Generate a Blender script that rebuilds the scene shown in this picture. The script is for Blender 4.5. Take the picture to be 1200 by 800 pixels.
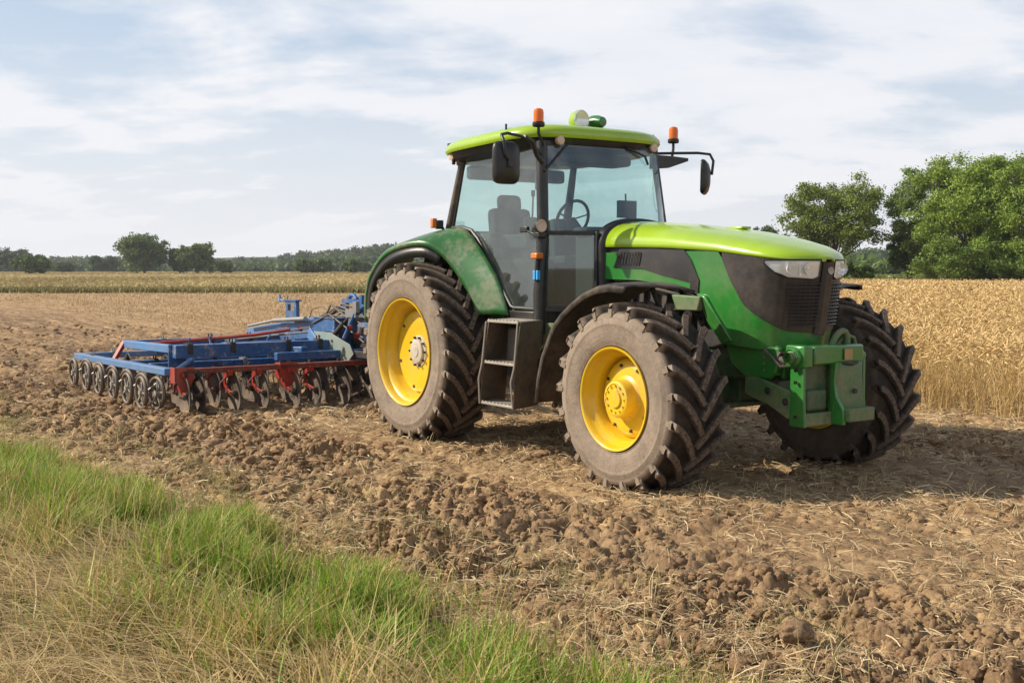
import bpy, math, random
import numpy as np
from mathutils import Vector, Matrix

# ------------------------------------------------------------------ scene, camera, light
S = bpy.context.scene
for o in list(bpy.data.objects):
    bpy.data.objects.remove(o, do_unlink=True)
COL = S.collection
random.seed(7)
CAM_H = 1.72
F_PX = 1350.0
HORIZON = 314.0
cd = bpy.data.cameras.new("camera"); cam = bpy.data.objects.new("camera", cd); COL.objects.link(cam)
cd.sensor_width = 36.0; cd.lens = F_PX / 1200 * 36; cd.clip_start = 0.1; cd.clip_end = 6000
PITCH = math.atan((400 - HORIZON) / F_PX)
cam.location = (0, 0, CAM_H); cam.rotation_euler = (math.pi / 2 - PITCH, 0, 0)
S.camera = cam
S.view_settings.view_transform = 'Standard'; S.view_settings.look = 'None'
S.view_settings.exposure = 0.28; S.view_settings.gamma = 1.0; S.view_settings.use_curve_mapping = False
S.render.engine = 'CYCLES'
S.cycles.max_bounces = 8; S.cycles.transparent_max_bounces = 12
S.cycles.use_denoising = True
S.cycles.volume_bounces = 0

SUN_EL = math.radians(36)
SHX, SHY = 0.99, -0.10                      # direction the shadows fall on the ground
sd = bpy.data.lights.new("sun", 'SUN'); sun = bpy.data.objects.new("sun", sd); COL.objects.link(sun)
sd.energy = 5.0; sd.angle = math.radians(0.8); sd.color = (1.0, 0.91, 0.77)
v = Vector((SHX, SHY, 0)).normalized() * math.cos(SUN_EL) + Vector((0, 0, -math.sin(SUN_EL)))
sun.rotation_euler = v.to_track_quat('-Z', 'Y').to_euler(); sun.location = (-30, 3, 25)

W = bpy.data.worlds.new("World"); S.world = W; W.use_nodes = True
def build_world():
    nt = W.node_tree; N = nt.nodes; L = nt.links; N.clear()
    out = N.new('ShaderNodeOutputWorld'); bg = N.new('ShaderNodeBackground'); bg.inputs[1].default_value = 0.10
    sky = N.new('ShaderNodeTexSky'); sky.sky_type = 'NISHITA'; sky.sun_disc = False
    sky.sun_elevation = SUN_EL; sky.sun_rotation = math.atan2(-SHX, -SHY)
    sky.air_density = 1.2; sky.dust_density = 1.5; sky.ozone_density = 1.2
    tc = N.new('ShaderNodeTexCoord'); sep = N.new('ShaderNodeSeparateXYZ'); L.new(tc.outputs['Generated'], sep.inputs[0])
    def math_(op, a, b=None, c=None, clamp=False):
        n = N.new('ShaderNodeMath'); n.operation = op; n.use_clamp = clamp
        for i, q in enumerate((a, b, c)):
            if q is None: continue
            if isinstance(q, (int, float)): n.inputs[i].default_value = q
            else: L.new(q, n.inputs[i])
        return n.outputs[0]
    z = math_('MAXIMUM', sep.outputs[2], 0.0); zz = math_('ADD', z, 0.24)
    px = math_('DIVIDE', sep.outputs[0], zz); py = math_('DIVIDE', sep.outputs[1], zz)
    comb = N.new('ShaderNodeCombineXYZ'); L.new(px, comb.inputs[0]); L.new(py, comb.inputs[1])
    mp = N.new('ShaderNodeMapping'); L.new(comb.outputs[0], mp.inputs[0]); mp.inputs['Location'].default_value = (3.1, 1.7, 0)
    mp.inputs['Rotation'].default_value = (0, 0, 0.25); mp.inputs['Scale'].default_value = (1.25, 1.75, 1)
    n1 = N.new('ShaderNodeTexNoise'); n1.inputs['Scale'].default_value = 1.5; n1.inputs['Detail'].default_value = 10; n1.inputs['Roughness'].default_value = 0.58; n1.inputs['Distortion'].default_value = 0.15
    L.new(mp.outputs[0], n1.inputs['Vector'])
    n2 = N.new('ShaderNodeTexNoise'); n2.inputs['Scale'].default_value = 0.55; n2.inputs['Detail'].default_value = 4
    L.new(mp.outputs[0], n2.inputs['Vector'])
    s = math_('ADD', math_('MULTIPLY', n1.outputs[0], 0.62), math_('MULTIPLY', n2.outputs[0], 0.38))
    r = N.new('ShaderNodeValToRGB'); L.new(s, r.inputs[0])
    r.color_ramp.elements[0].position = 0.395; r.color_ramp.elements[0].color = (0.05, 0.05, 0.05, 1)
    r.color_ramp.elements[1].position = 0.525; r.color_ramp.elements[1].color = (1, 1, 1, 1)
    # thick air towards the horizon: cloud cover turns to an even veil
    veil = math_('SUBTRACT', 1.0, math_('MULTIPLY', z, 3.6), clamp=True)
    veil = math_('POWER', veil, 1.3)
    cover = math_('MAXIMUM', math_('MULTIPLY', r.outputs[0], 0.93), math_('MULTIPLY', veil, 0.97))
    cr = N.new('ShaderNodeValToRGB'); L.new(n1.outputs[0], cr.inputs[0])
    cr.color_ramp.elements[0].position = 0.38; cr.color_ramp.elements[0].color = (0.68, 0.705, 0.765, 1)
    cr.color_ramp.elements[1].position = 0.66; cr.color_ramp.elements[1].color = (0.80, 0.80, 0.82, 1)
    vm = N.new('ShaderNodeMixRGB'); L.new(veil, vm.inputs[0]); L.new(cr.outputs[0], vm.inputs[1]); vm.inputs[2].default_value = (0.775, 0.775, 0.80, 1)
    sc = N.new('ShaderNodeVectorMath'); sc.operation = 'SCALE'; L.new(vm.outputs[0], sc.inputs[0]); sc.inputs['Scale'].default_value = 10.0
    # clear blue between the clouds, from the Nishita sky, lifted by thin haze
    sk = N.new('ShaderNodeMixRGB'); sk.inputs[0].default_value = 0.6; L.new(sky.outputs[0], sk.inputs[1]); sk.inputs[2].default_value = (4.3, 5.5, 7.3, 1)
    # the clouds thin out overhead, where the sky is a deeper blue
    hi = math_('MULTIPLY', math_('SUBTRACT', z, 0.30), 2.6, clamp=True)
    cover = math_('MULTIPLY', cover, math_('SUBTRACT', 1.0, math_('MULTIPLY', hi, 0.80)))
    L.new(math_('MULTIPLY', math_('SUBTRACT', 1.0, hi), 0.6), sk.inputs[0])
    mx = N.new('ShaderNodeMixRGB'); L.new(cover, mx.inputs[0]); L.new(sk.outputs[0], mx.inputs[1]); L.new(sc.outputs[0], mx.inputs[2])
    L.new(mx.outputs[0], bg.inputs[0]); L.new(bg.outputs[0], out.inputs[0])
build_world()

# ------------------------------------------------------------------ helpers
def tag(o, label=None, cat=None, group=None, kind=None):
    if label: o['label'] = label
    if cat: o['category'] = cat
    if group: o['group'] = group
    if kind: o['kind'] = kind
    return o

def empty(name, loc=(0, 0, 0), rz=0, parent=None):
    o = bpy.data.objects.new(name, None); o.empty_display_size = 0.2
    COL.objects.link(o); o.location = loc; o.rotation_euler = (0, 0, rz)
    if parent: o.parent = parent
    return o

def copy_tree(o, parent=None):
    c = o.copy(); COL.objects.link(c)
    if parent: c.parent = parent
    for ch in list(o.children):
        copy_tree(ch, c)
    return c

def np_mesh(name, V, F, mat, parent=None, tint=None, smooth=False, attrs=None):
    """V (n,3), F (m,k) faces of one size."""
    me = bpy.data.meshes.new(name)
    V = np.ascontiguousarray(V, dtype=np.float32); F = np.ascontiguousarray(F, dtype=np.int32)
    m, k = F.shape
    me.vertices.add(len(V)); me.vertices.foreach_set('co', V.ravel())
    me.loops.add(m * k); me.loops.foreach_set('vertex_index', F.ravel())
    me.polygons.add(m); me.polygons.foreach_set('loop_start', np.arange(0, m * k, k, dtype=np.int32))
    me.polygons.foreach_set('loop_total', np.full(m, k, dtype=np.int32))
    if smooth: me.polygons.foreach_set('use_smooth', np.ones(m, dtype=bool))
    def add(nm, a):
        c = np.ones((len(V), 4), dtype=np.float32); c[:, :a.shape[1]] = a
        at = me.color_attributes.new(nm, 'FLOAT_COLOR', 'POINT'); at.data.foreach_set('color', c.ravel())
    if tint is not None: add('tint', tint)
    for nm, a in (attrs or {}).items(): add(nm, a)
    me.update(calc_edges=True)
    me.materials.append(mat)
    o = bpy.data.objects.new(name, me); COL.objects.link(o)
    if parent: o.parent = parent
    return o

class MB:
    def __init__(s): s.v = []; s.f = []
    def add(s, vs, fs):
        b = len(s.v); s.v += [tuple(p) for p in vs]; s.f += [tuple(b + i for i in f) for f in fs]; return s
    def box(s, c, d, rot=None):
        hx, hy, hz = d[0] / 2, d[1] / 2, d[2] / 2; c = Vector(c)
        vs = [Vector((x, y, z)) for x in (-hx, hx) for y in (-hy, hy) for z in (-hz, hz)]
        if rot is not None: vs = [rot @ p for p in vs]
        return s.add([c + p for p in vs], [(0, 1, 3, 2), (4, 6, 7, 5), (0, 4, 5, 1), (2, 3, 7, 6), (0, 2, 6, 4), (1, 5, 7, 3)])
    def beam(s, a, b, w, h, up=(0, 0, 1)):
        a = Vector(a); b = Vector(b); d = (b - a); l = d.length; d.normalize()
        side = d.cross(Vector(up)).normalized(); u = side.cross(d)
        R = Matrix((d, side, u)).transposed()
        return s.box((a + b) / 2, (l, w, h), R)
    def tube(s, pts, r, n=8, cap=True):
        pts = [Vector(p) for p in pts]; rs = r if isinstance(r, (list, tuple)) else [r] * len(pts)
        rings = []; prev = None
        for i, p in enumerate(pts):
            if i == 0: d = pts[1] - p
            elif i == len(pts) - 1: d = p - pts[i - 1]
            else: d = (pts[i + 1] - p).normalized() + (p - pts[i - 1]).normalized()
            if d.length < 1e-9: d = Vector((0, 0, 1))
            d.normalize()
            a = prev - d * prev.dot(d) if prev is not None else d.cross(Vector((0, 0, 1)) if abs(d.z) < .9 else Vector((1, 0, 0)))
            if a.length < 1e-6: a = d.cross(Vector((1, 0, 0)))
            a.normalize(); prev = a; b = d.cross(a)
            rings.append([p + (a * math.cos(2 * math.pi * k / n) + b * math.sin(2 * math.pi * k / n)) * rs[i] for k in range(n)])
        return s.loft(rings, closed=True, cap=cap)
    def loft(s, rings, closed=False, cap=False):
        n = len(rings[0]); vs = [p for r in rings for p in r]; fs = []
        for i in range(len(rings) - 1):
            for k in range(n if closed else n - 1):
                a = i * n + k; b = i * n + (k + 1) % n
                fs.append((a, b, b + n, a + n))
        if cap: fs += [tuple(range(n))[::-1], tuple(range((len(rings) - 1) * n, len(rings) * n))]
        return s.add(vs, fs)
    def lathe(s, prof, c=(0, 0, 0), axis='y', n=48, close=False):
        """prof: [(radius, along)], revolved round the axis through c."""
        c = Vector(c); rings = []
        for r, t in prof:
            ring = []
            for k in range(n):
                a = 2 * math.pi * k / n; p = r * math.cos(a); q = r * math.sin(a)
                ring.append(c + (Vector((p, t, q)) if axis == 'y' else Vector((t, p, q)) if axis == 'x' else Vector((p, q, t))))
            rings.append(ring)
        return s.loft(rings, closed=True)
    def prism(s, pts, ext):
        pts = [Vector(p) for p in pts]; e = Vector(ext); n = len(pts)
        return s.add(pts + [p + e for p in pts], [tuple(range(n))[::-1], tuple(range(n, 2 * n))] + [(i, (i + 1) % n, n + (i + 1) % n, n + i) for i in range(n)])
    def build(s, name, mat, parent=None, smooth=True, bevel=0, solid=0, sub=0, angle=35, off=0):
        me = bpy.data.meshes.new(name); me.from_pydata(s.v, [], s.f)
        import bmesh
        bm = bmesh.new(); bm.from_mesh(me); bmesh.ops.recalc_face_normals(bm, faces=bm.faces)
        lim = math.radians(angle)
        for e in bm.edges:
            if len(e.link_faces) == 2 and e.calc_face_angle(0) > lim: e.smooth = False
        for fc in bm.faces: fc.smooth = smooth
        bm.to_mesh(me); bm.free(); me.materials.append(mat)
        o = bpy.data.objects.new(name, me); COL.objects.link(o)
        if parent: o.parent = parent
        if solid:
            m = o.modifiers.new('solid', 'SOLIDIFY'); m.thickness = solid; m.offset = off; m.use_even_offset = False
        if bevel:
            m = o.modifiers.new('bevel', 'BEVEL'); m.width = bevel; m.segments = 2; m.limit_method = 'ANGLE'; m.angle_limit = math.radians(40)
        if sub:
            m = o.modifiers.new('sub', 'SUBSURF'); m.levels = sub; m.render_levels = sub
        return o

# ---- numpy gradient noise
def _hash(ix, iy, seed):
    h = (ix.astype(np.int64) * 374761393 + iy.astype(np.int64) * 668265263 + seed * 974634777) & 0xffffffff
    h = ((h ^ (h >> 13)) * 1274126177) & 0xffffffff
    h = h ^ (h >> 16)
    return h
def perlin(x, y, seed=0):
    x = np.asarray(x, float); y = np.asarray(y, float)
    x0 = np.floor(x); y0 = np.floor(y); fx = x - x0; fy = y - y0
    u = fx * fx * fx * (fx * (fx * 6 - 15) + 10); w = fy * fy * fy * (fy * (fy * 6 - 15) + 10)
    def g(ix, iy, dx, dy):
        a = _hash(ix, iy, seed) / 4294967296.0 * 2 * np.pi
        return np.cos(a) * dx + np.sin(a) * dy
    a = g(x0, y0, fx, fy); b = g(x0 + 1, y0, fx - 1, fy); c = g(x0, y0 + 1, fx, fy - 1); d = g(x0 + 1, y0 + 1, fx - 1, fy - 1)
    return ((a * (1 - u) + b * u) * (1 - w) + (c * (1 - u) + d * u) * w) * 1.5
def sstep(a, b, x):
    t = np.clip((x - a) / (b - a), 0, 1); return t * t * (3 - 2 * t)

# ---- tractor frame of reference: x forward, y to its left, z up
PHI = 0.975
TO = np.array([0.044, 12.391])
FW = np.array([math.cos(PHI), -math.sin(PHI)]); LF = np.array([math.sin(PHI), math.cos(PHI)])
def to_local(x, y):
    dx = x - TO[0]; dy = y - TO[1]
    return dx * FW[0] + dy * FW[1], dx * LF[0] + dy * LF[1]
def to_world(x, y): return TO[0] + FW[0] * x + LF[0] * y, TO[1] + FW[1] * x + LF[1] * y

# verge edge: a straight line on the ground, s > 0 on the field side
EA = np.array([-5.15, 11.25]); EB = np.array([0.50, 4.72])
EU = (EB - EA) / np.linalg.norm(EB - EA); EN = np.array([-EU[1], EU[0]])
def verge_s(x, y):
    return (x - EA[0]) * EN[0] + (y - EA[1]) * EN[1] + 0.16 * perlin(x * 0.9, y * 0.9, 41) + 0.10 * perlin(x * 2.6, y * 2.6, 42)

# ------------------------------------------------------------------ materials
def new_mat(name):
    m = bpy.data.materials.new(name); m.use_nodes = True
    N = m.node_tree.nodes; L = m.node_tree.links
    return m, N, L, N['Principled BSDF'], N['Material Output']
def noise(N, L, scale, detail=4, rough=0.55, vec=None, dist=0, coord='Object', stretch=None, loc=None):
    n = N.new('ShaderNodeTexNoise'); n.inputs['Scale'].default_value = scale; n.inputs['Detail'].default_value = detail
    n.inputs['Roughness'].default_value = rough; n.inputs['Distortion'].default_value = dist
    if vec is None:
        tc = N.new('ShaderNodeTexCoord'); vec = tc.outputs[coord]
    if stretch or loc:
        mp = N.new('ShaderNodeMapping'); L.new(vec, mp.inputs[0])
        if stretch: mp.inputs['Scale'].default_value = stretch
        if loc: mp.inputs['Location'].default_value = loc
        vec = mp.outputs[0]
    L.new(vec, n.inputs['Vector'])
    return n.outputs[0]
def ramp(N, L, fac, p0, p1, c0=(0, 0, 0, 1), c1=(1, 1, 1, 1)):
    r = N.new('ShaderNodeValToRGB'); L.new(fac, r.inputs[0])
    r.color_ramp.elements[0].position = p0; r.color_ramp.elements[0].color = c0
    r.color_ramp.elements[1].position = p1; r.color_ramp.elements[1].color = c1
    return r.outputs[0]
def mix(N, L, fac, a, b, mode='MIX'):
    n = N.new('ShaderNodeMixRGB'); n.blend_type = mode
    for i, q in enumerate((fac, a, b)):
        if isinstance(q, (int, float)): n.inputs[i].default_value = q
        elif isinstance(q, tuple): n.inputs[i].default_value = q if len(q) == 4 else (*q, 1)
        else: L.new(q, n.inputs[i])
    return n.outputs[0]
def bump(N, L, bsdf, h, strength=0.3, dist=0.01):
    b = N.new('ShaderNodeBump'); b.inputs['Strength'].default_value = strength; b.inputs['Distance'].default_value = dist
    L.new(h, b.inputs['Height']); L.new(b.outputs[0], bsdf.inputs['Normal'])

DUST = (0.27, 0.20, 0.135)
def paint(name, col, rough=0.35, dust=0.5, dust_lo=0.45, dust_hi=0.75, chips=None, low=None, metallic=0.0, coat=0.0, rust=None):
    """Painted metal with patchy dried dust; low=(z0,z1): splashed mud that thins out upwards."""
    m, N, L, b, out = new_mat(name)
    n1 = noise(N, L, 3.1, 8, 0.65); n2 = noise(N, L, 22, 6, 0.7)
    var = mix(N, L, ramp(N, L, noise(N, L, 1.4, 3), 0.35, 0.65), tuple(c * 0.88 for c in col), tuple(min(1, c * 1.08) for c in col))
    c = var
    if chips:
        ch = ramp(N, L, noise(N, L, 16, 7, 0.75, dist=0.6), 0.64, 0.66)
        c = mix(N, L, ch, c, chips)
    if rust:
        rs = ramp(N, L, noise(N, L, 5.5, 9, 0.8, loc=(4, 2, 9)), 0.55, 0.64)
        c = mix(N, L, rs, c, rust)
    mm = N.new('ShaderNodeMath'); mm.operation = 'ADD'
    m2 = N.new('ShaderNodeMath'); m2.operation = 'MULTIPLY'; L.new(n2, m2.inputs[0]); m2.inputs[1].default_value = 0.35
    m1 = N.new('ShaderNodeMath'); m1.operation = 'MULTIPLY'; L.new(n1, m1.inputs[0]); m1.inputs[1].default_value = 0.65
    L.new(m1.outputs[0], mm.inputs[0]); L.new(m2.outputs[0], mm.inputs[1])
    d = ramp(N, L, mm.outputs[0], dust_lo, dust_hi)
    md = N.new('ShaderNodeMath'); md.operation = 'MULTIPLY'; L.new(d, md.inputs[0]); md.inputs[1].default_value = dust
    fac = md.outputs[0]
    if low:
        tc = N.new('ShaderNodeTexCoord'); sp = N.new('ShaderNodeSeparateXYZ'); L.new(tc.outputs['Object'], sp.inputs[0])
        mr = N.new('ShaderNodeMapRange'); L.new(sp.outputs[2], mr.inputs[0]); mr.inputs[1].default_value = low[0]; mr.inputs[2].default_value = low[1]
        mr.inputs[3].default_value = 1.0; mr.inputs[4].default_value = 0.0
        q = N.new('ShaderNodeMath'); q.operation = 'MULTIPLY'; L.new(mr.outputs[0], q.inputs[0]); L.new(ramp(N, L, n2, 0.3, 0.62), q.inputs[1])
        mx = N.new('ShaderNodeMath'); mx.operation = 'MAXIMUM'; L.new(fac, mx.inputs[0]); L.new(q.outputs[0], mx.inputs[1]); fac = mx.outputs[0]
    c = mix(N, L, fac, c, DUST)
    L.new(c, b.inputs['Base Color'])
    rr = N.new('ShaderNodeMapRange'); L.new(fac, rr.inputs[0]); rr.inputs[3].default_value = rough; rr.inputs[4].default_value = 0.9
    L.new(rr.outputs[0], b.inputs['Roughness']); b.inputs['Metallic'].default_value = metallic
    b.inputs['Coat Weight'].default_value = coat; b.inputs['Coat Roughness'].default_value = 0.12
    bump(N, L, b, n2, 0.08, 0.004)
    return m

def tint_mat(name, rough=0.75, trans=0.25, spec=0.3):
    m, N, L, b, out = new_mat(name)
    a = N.new('ShaderNodeAttribute'); a.attribute_name = 'tint'
    L.new(a.outputs['Color'], b.inputs['Base Color']); b.inputs['Roughness'].default_value = rough
    b.inputs['Specular IOR Level'].default_value = spec
    if trans:
        t = N.new('ShaderNodeBsdfTranslucent'); L.new(a.outputs['Color'], t.inputs[0])
        s = N.new('ShaderNodeMixShader'); s.inputs[0].default_value = trans
        L.new(b.outputs[0], s.inputs[1]); L.new(t.outputs[0], s.inputs[2]); L.new(s.outputs[0], out.inputs[0])
    return m
M = {}
M['blade'] = tint_mat('grass_blade', 0.55, 0.35, 0.35)
M['straw'] = tint_mat('dry_straw', 0.7, 0.2, 0.25)
M['wheat'] = tint_mat('ripe_wheat', 0.7, 0.28, 0.2)
M['leaf'] = tint_mat('leaf', 0.6, 0.3, 0.25)

def ground_mat():
    m, N, L, b, out = new_mat('field_soil')
    a = N.new('ShaderNodeAttribute'); a.attribute_name = 'zone'
    sp = N.new('ShaderNodeSeparateColor'); L.new(a.outputs['Color'], sp.inputs[0])
    tc = N.new('ShaderNodeTexCoord')
    mp = N.new('ShaderNodeMapping'); mp.vector_type = 'TEXTURE'; L.new(tc.outputs['Object'], mp.inputs[0]); mp.inputs['Rotation'].default_value = (0, 0, -PHI)
    fine = noise(N, L, 9, 9, 0.7, tc.outputs['Object']); vfine = noise(N, L, 60, 6, 0.75, tc.outputs['Object'])
    streak = noise(N, L, 1.0, 7, 0.65, mp.outputs[0], stretch=(0.10, 1.3, 1))
    streak2 = noise(N, L, 1.0, 6, 0.7, mp.outputs[0], stretch=(0.5, 7.0, 1))
    streak3 = noise(N, L, 1.0, 8, 0.75, mp.outputs[0], stretch=(0.05, 2.2, 1))
    soil = mix(N, L, ramp(N, L, fine, 0.33, 0.66), (0.158, 0.097, 0.055), (0.43, 0.285, 0.165))
    soil = mix(N, L, ramp(N, L, vfine, 0.55, 0.72), soil, (0.42, 0.285, 0.17))
    soil = mix(N, L, ramp(N, L, streak2, .40, .62), soil, mix(N, L, .5, soil, (0.36, 0.25, 0.15)))
    soil = mix(N, L, sp.outputs[2], soil, (0.135, 0.084, 0.052))                     # damp, fresh-turned
    st = mix(N, L, ramp(N, L, vfine, 0.3, 0.7), (0.34, 0.215, 0.11), (0.62, 0.44, 0.235))
    st = mix(N, L, ramp(N, L, streak2, 0.42, 0.66), st, (0.20, 0.118, 0.065))
    k = N.new('ShaderNodeMath'); k.operation = 'MULTIPLY_ADD'; L.new(fine, k.inputs[0]); k.inputs[1].default_value = 1.1
    q = N.new('ShaderNodeMath'); q.operation = 'SUBTRACT'; L.new(sp.outputs[0], q.inputs[0]); q.inputs[1].default_value = 0.55; L.new(q.outputs[0], k.inputs[2])
    k2 = N.new('ShaderNodeMath'); k2.operation = 'MULTIPLY_ADD'; L.new(streak, k2.inputs[0]); k2.inputs[1].default_value = 1.0; L.new(k.outputs[0], k2.inputs[2])
    sf = ramp(N, L, k2.outputs[0], 0.42, 0.72)
    c = mix(N, L, sf, soil, st)
    c = mix(N, L, mix(N, L, ramp(N, L, streak3, .36, .64), (0, 0, 0), (.6, .6, .6)), c, mix(N, L, 1.0, c, (.62, .56, .50), 'MULTIPLY'))
    gr = mix(N, L, fine, (0.08, 0.055, 0.022), (0.20, 0.14, 0.065))
    c = mix(N, L, sp.outputs[1], c, gr)
    L.new(c, b.inputs['Base Color']); b.inputs['Roughness'].default_value = 0.95; b.inputs['Specular IOR Level'].default_value = 0.15
    h = mix(N, L, 0.5, fine, vfine); bump(N, L, b, h, 0.8, 0.03)
    return m
M['ground'] = ground_mat()

def clod_mat():
    m, N, L, b, out = new_mat('soil_clod')
    a = N.new('ShaderNodeAttribute'); a.attribute_name = 'tint'
    n = noise(N, L, 45, 7, 0.75); n2 = noise(N, L, 12, 4)
    c = mix(N, L, ramp(N, L, n, 0.35, 0.7), (0.165, 0.101, 0.057), (0.43, 0.285, 0.165))
    c = mix(N, L, 0.85, c, a.outputs['Color'], 'MULTIPLY')
    L.new(c, b.inputs['Base Color']); b.inputs['Roughness'].default_value = 0.97; b.inputs['Specular IOR Level'].default_value = 0.1
    bump(N, L, b, n, 0.9, 0.02)
    return m
M['clod'] = clod_mat()
def bark():
    m, N, L, b, out = new_mat('bark')
    n = noise(N, L, 4, 6, 0.7, stretch=(3, 3, 0.6)); L.new(mix(N, L, n, (0.05, 0.04, 0.03), (0.17, 0.14, 0.11)), b.inputs['Base Color'])
    b.inputs['Roughness'].default_value = 0.95; return m
M['bark'] = bark()

# ------------------------------------------------------------------ ground
def ground_h(x, y, spacing=None):
    d = np.hypot(x, y)
    sp = np.maximum(0.008, d * 0.0024) if spacing is None else spacing
    xl, yl = to_local(x, y)
    s = verge_s(x, y)
    field = sstep(-0.1, 0.45, s)
    track = 1 - 0.62 * (sstep(-2.4, -1.7, yl) * (1 - sstep(2.0, 3.4, yl)) * sstep(-2.8, -1.6, xl))
    stub = sstep(2.8, 4.2, yl + 0.9 * perlin(x * .2, y * .2, 9))
    amp = field * track * (1 + .12 * (1 - sstep(-3.0, -2.0, yl)) * sstep(-2.0, 0.5, xl)) * (1 - 0.6 * stub) * (1 - 0.35 * np.exp(-((s - 0.35) / 0.35) ** 2))
    def w(l): return np.clip(l / (2.6 * sp) - 0.4, 0, 1)
    wx = x + 0.05 * perlin(x * 7, y * 7, 21); wy = y + 0.05 * perlin(x * 7, y * 7, 22)
    # lumps: rounded tops with creases between them, largest first
    z = 0.0 * x
    z += amp * 0.075 * (np.tanh(2.2 * np.abs(perlin(wx * 2.6, wy * 2.6, 1))) - 0.5) * w(.38)
    pat = 0.45 + 0.9 * np.clip(perlin(x * 0.8, y * 0.8, 31) + 0.35, 0, 1)
    z += amp * 0.090 * pat * (np.tanh(3.2 * np.abs(perlin(wx * 5.2, wy * 5.2, 2))) - 0.4) * w(.19)
    z += amp * 0.060 * pat * (np.tanh(3.4 * np.abs(perlin(wx * 10, wy * 10, 3))) - 0.4) * w(.09)
    z += amp * 0.032 * (np.tanh(3 * np.abs(perlin(x * 21, y * 21, 4))) - 0.4) * w(.045)
    z += field * 0.022 * perlin(x * 47, y * 47, 5) * w(.024)
    # furrows left by the tools, along the direction of travel
    z += field * 0.035 * (1 - 0.5 * stub) * perlin(xl * 0.35, yl * 2.1, 6) * w(.5)
    z += 0.035 * perlin(x * 0.3, y * 0.3, 7)
    # verge bank
    z += (1 - sstep(-1.2, 0.1, s)) * 0.07 + (1 - field) * 0.03 * perlin(x * 3, y * 3, 8)
    # tyres stand level and slightly sunk
    for (a, c) in ((3.36, -1.12), (3.36, 1.12), (0, -1.1), (0, 1.1)):
        q = np.exp(-(((xl - a) / 0.5) ** 2 + ((yl - c) / 0.42) ** 2) ** 2)
        z = z * (1 - 0.85 * q) + 0.0 * q
    # far terrain
    z = z * (1 - sstep(60, 140, d))
    return z
def ground_zone(x, y):
    xl, yl = to_local(x, y); s = verge_s(x, y); d = np.hypot(x, y)
    straw = 0.07 + 0.0 * x
    straw += 0.62 * sstep(2.4, 5.5, yl + 1.6 * perlin(x * .12, y * .12, 10) - 0.0)                   # stubble not yet worked
    straw += 0.34 * np.exp(-((yl + 0.2) / 1.8) ** 2) * sstep(-3.5, -1, xl)                          # chopped straw round the tractor
    straw += 0.55 * np.exp(-((s - 0.40) / 0.55) ** 2)                                             # straw along the verge
    straw += 0.22 * perlin(x * .5, y * .5, 12)
    verge = 1 - sstep(-0.25, 0.15, s)
    moist = np.clip(0.55 * sstep(0.1, 0.5, perlin(xl * .12, yl * .9, 13) + 0.22) * (1 - sstep(1.5, 4.0, yl)) * (1 - 0.6 * sstep(-2, 0, xl)), 0, .62)
    moist = moist + 0.25 * (1 - sstep(0, 3, yl)) * (1 - sstep(-8, -2.5, xl)) * (1 - verge)
    return np.stack([np.clip(straw, 0, 1), verge, np.clip(moist, 0, .8)], -1)

def build_ground():
    r = [1.6]
    while r[-1] < 3200:
        d = r[-1]
        k = 0.0024 if d < 15 else 0.0031 if d < 26 else 0.0031 + 0.00018 * (d - 26) if d < 300 else 0.055
        r.append(d * (1 + k))
    r = np.array([0.02, 0.4, 0.8, 1.2] + r)
    ncol = 720; ang = np.linspace(-0.62, 0.62, ncol)
    extra = np.linspace(0.62, math.pi, 34)[1:-1]
    ang = np.concatenate([-math.pi + 0 * extra[:1], -extra[::-1], ang, extra, [math.pi]])
    R, A = np.meshgrid(r, ang, indexing='ij')
    X = R * np.sin(A); Y = R * np.cos(A)
    Z = ground_h(X, Y)
    nr, nc = X.shape
    V = np.stack([X.ravel(), Y.ravel(), Z.ravel()], -1)
    i = np.arange(nr - 1)[:, None] * nc + np.arange(nc - 1)[None, :]
    F = np.stack([i, i + nc, i + nc + 1, i + 1], -1).reshape(-1, 4)
    zone = ground_zone(V[:, 0], V[:, 1])
    o = np_mesh('ground', V, F, M['ground'], smooth=True, attrs={'zone': zone})
    tag(o, kind='structure')
build_ground()

rng = np.random.default_rng(11)
def ribbons(B, az, h, bend, w, seg, tint, tip=True, droop=0.0, side=None):
    """B (n,3) base points; az heading; h length; bend 0 upright .. 1 arching over; returns V, F, T."""
    n = len(B); t = np.linspace(0, 1, seg + 1)[None, :]
    h = h[:, None]; bd = bend[:, None]
    fx = h * (bd * t ** 2 * 0.9 + 0.12 * bd * t)
    up = h * (t - (0.32 * bd + droop) * t ** 2 * bd * 1.0)
    dx = np.cos(az)[:, None] * fx; dy = np.sin(az)[:, None] * fx
    if side is not None:
        ss = side[:, None] * h * np.sin(t * math.pi * 1.3); dx += -np.sin(az)[:, None] * ss; dy += np.cos(az)[:, None] * ss
    P = np.stack([B[:, 0:1] + dx, B[:, 1:2] + dy, B[:, 2:3] + up], -1)
    ta = az + rng.uniform(-0.9, 0.9, n) + math.pi / 2
    wd = w[:, None] * (1 - t ** 1.8 * (0.93 if tip else 0.3)) * 0.5
    Wv = np.stack([np.cos(ta)[:, None] * wd, np.sin(ta)[:, None] * wd, 0 * wd], -1)
    V = np.stack([P - Wv, P + Wv], 2).reshape(-1, 3)
    b = (np.arange(n) * (seg + 1) * 2)[:, None] + (np.arange(seg) * 2)[None, :]
    F = np.stack([b, b + 1, b + 3, b + 2], -1).reshape(-1, 4)
    T = np.repeat(tint, (seg + 1) * 2, axis=0)
    return V, F, T
def merge(parts):
    Vs, Fs, Ts = [], [], []; o = 0
    for V, F, T in parts:
        Vs.append(V); Fs.append(F + o); Ts.append(T); o += len(V)
    return np.vstack(Vs), np.vstack(Fs), np.vstack(Ts)
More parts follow.
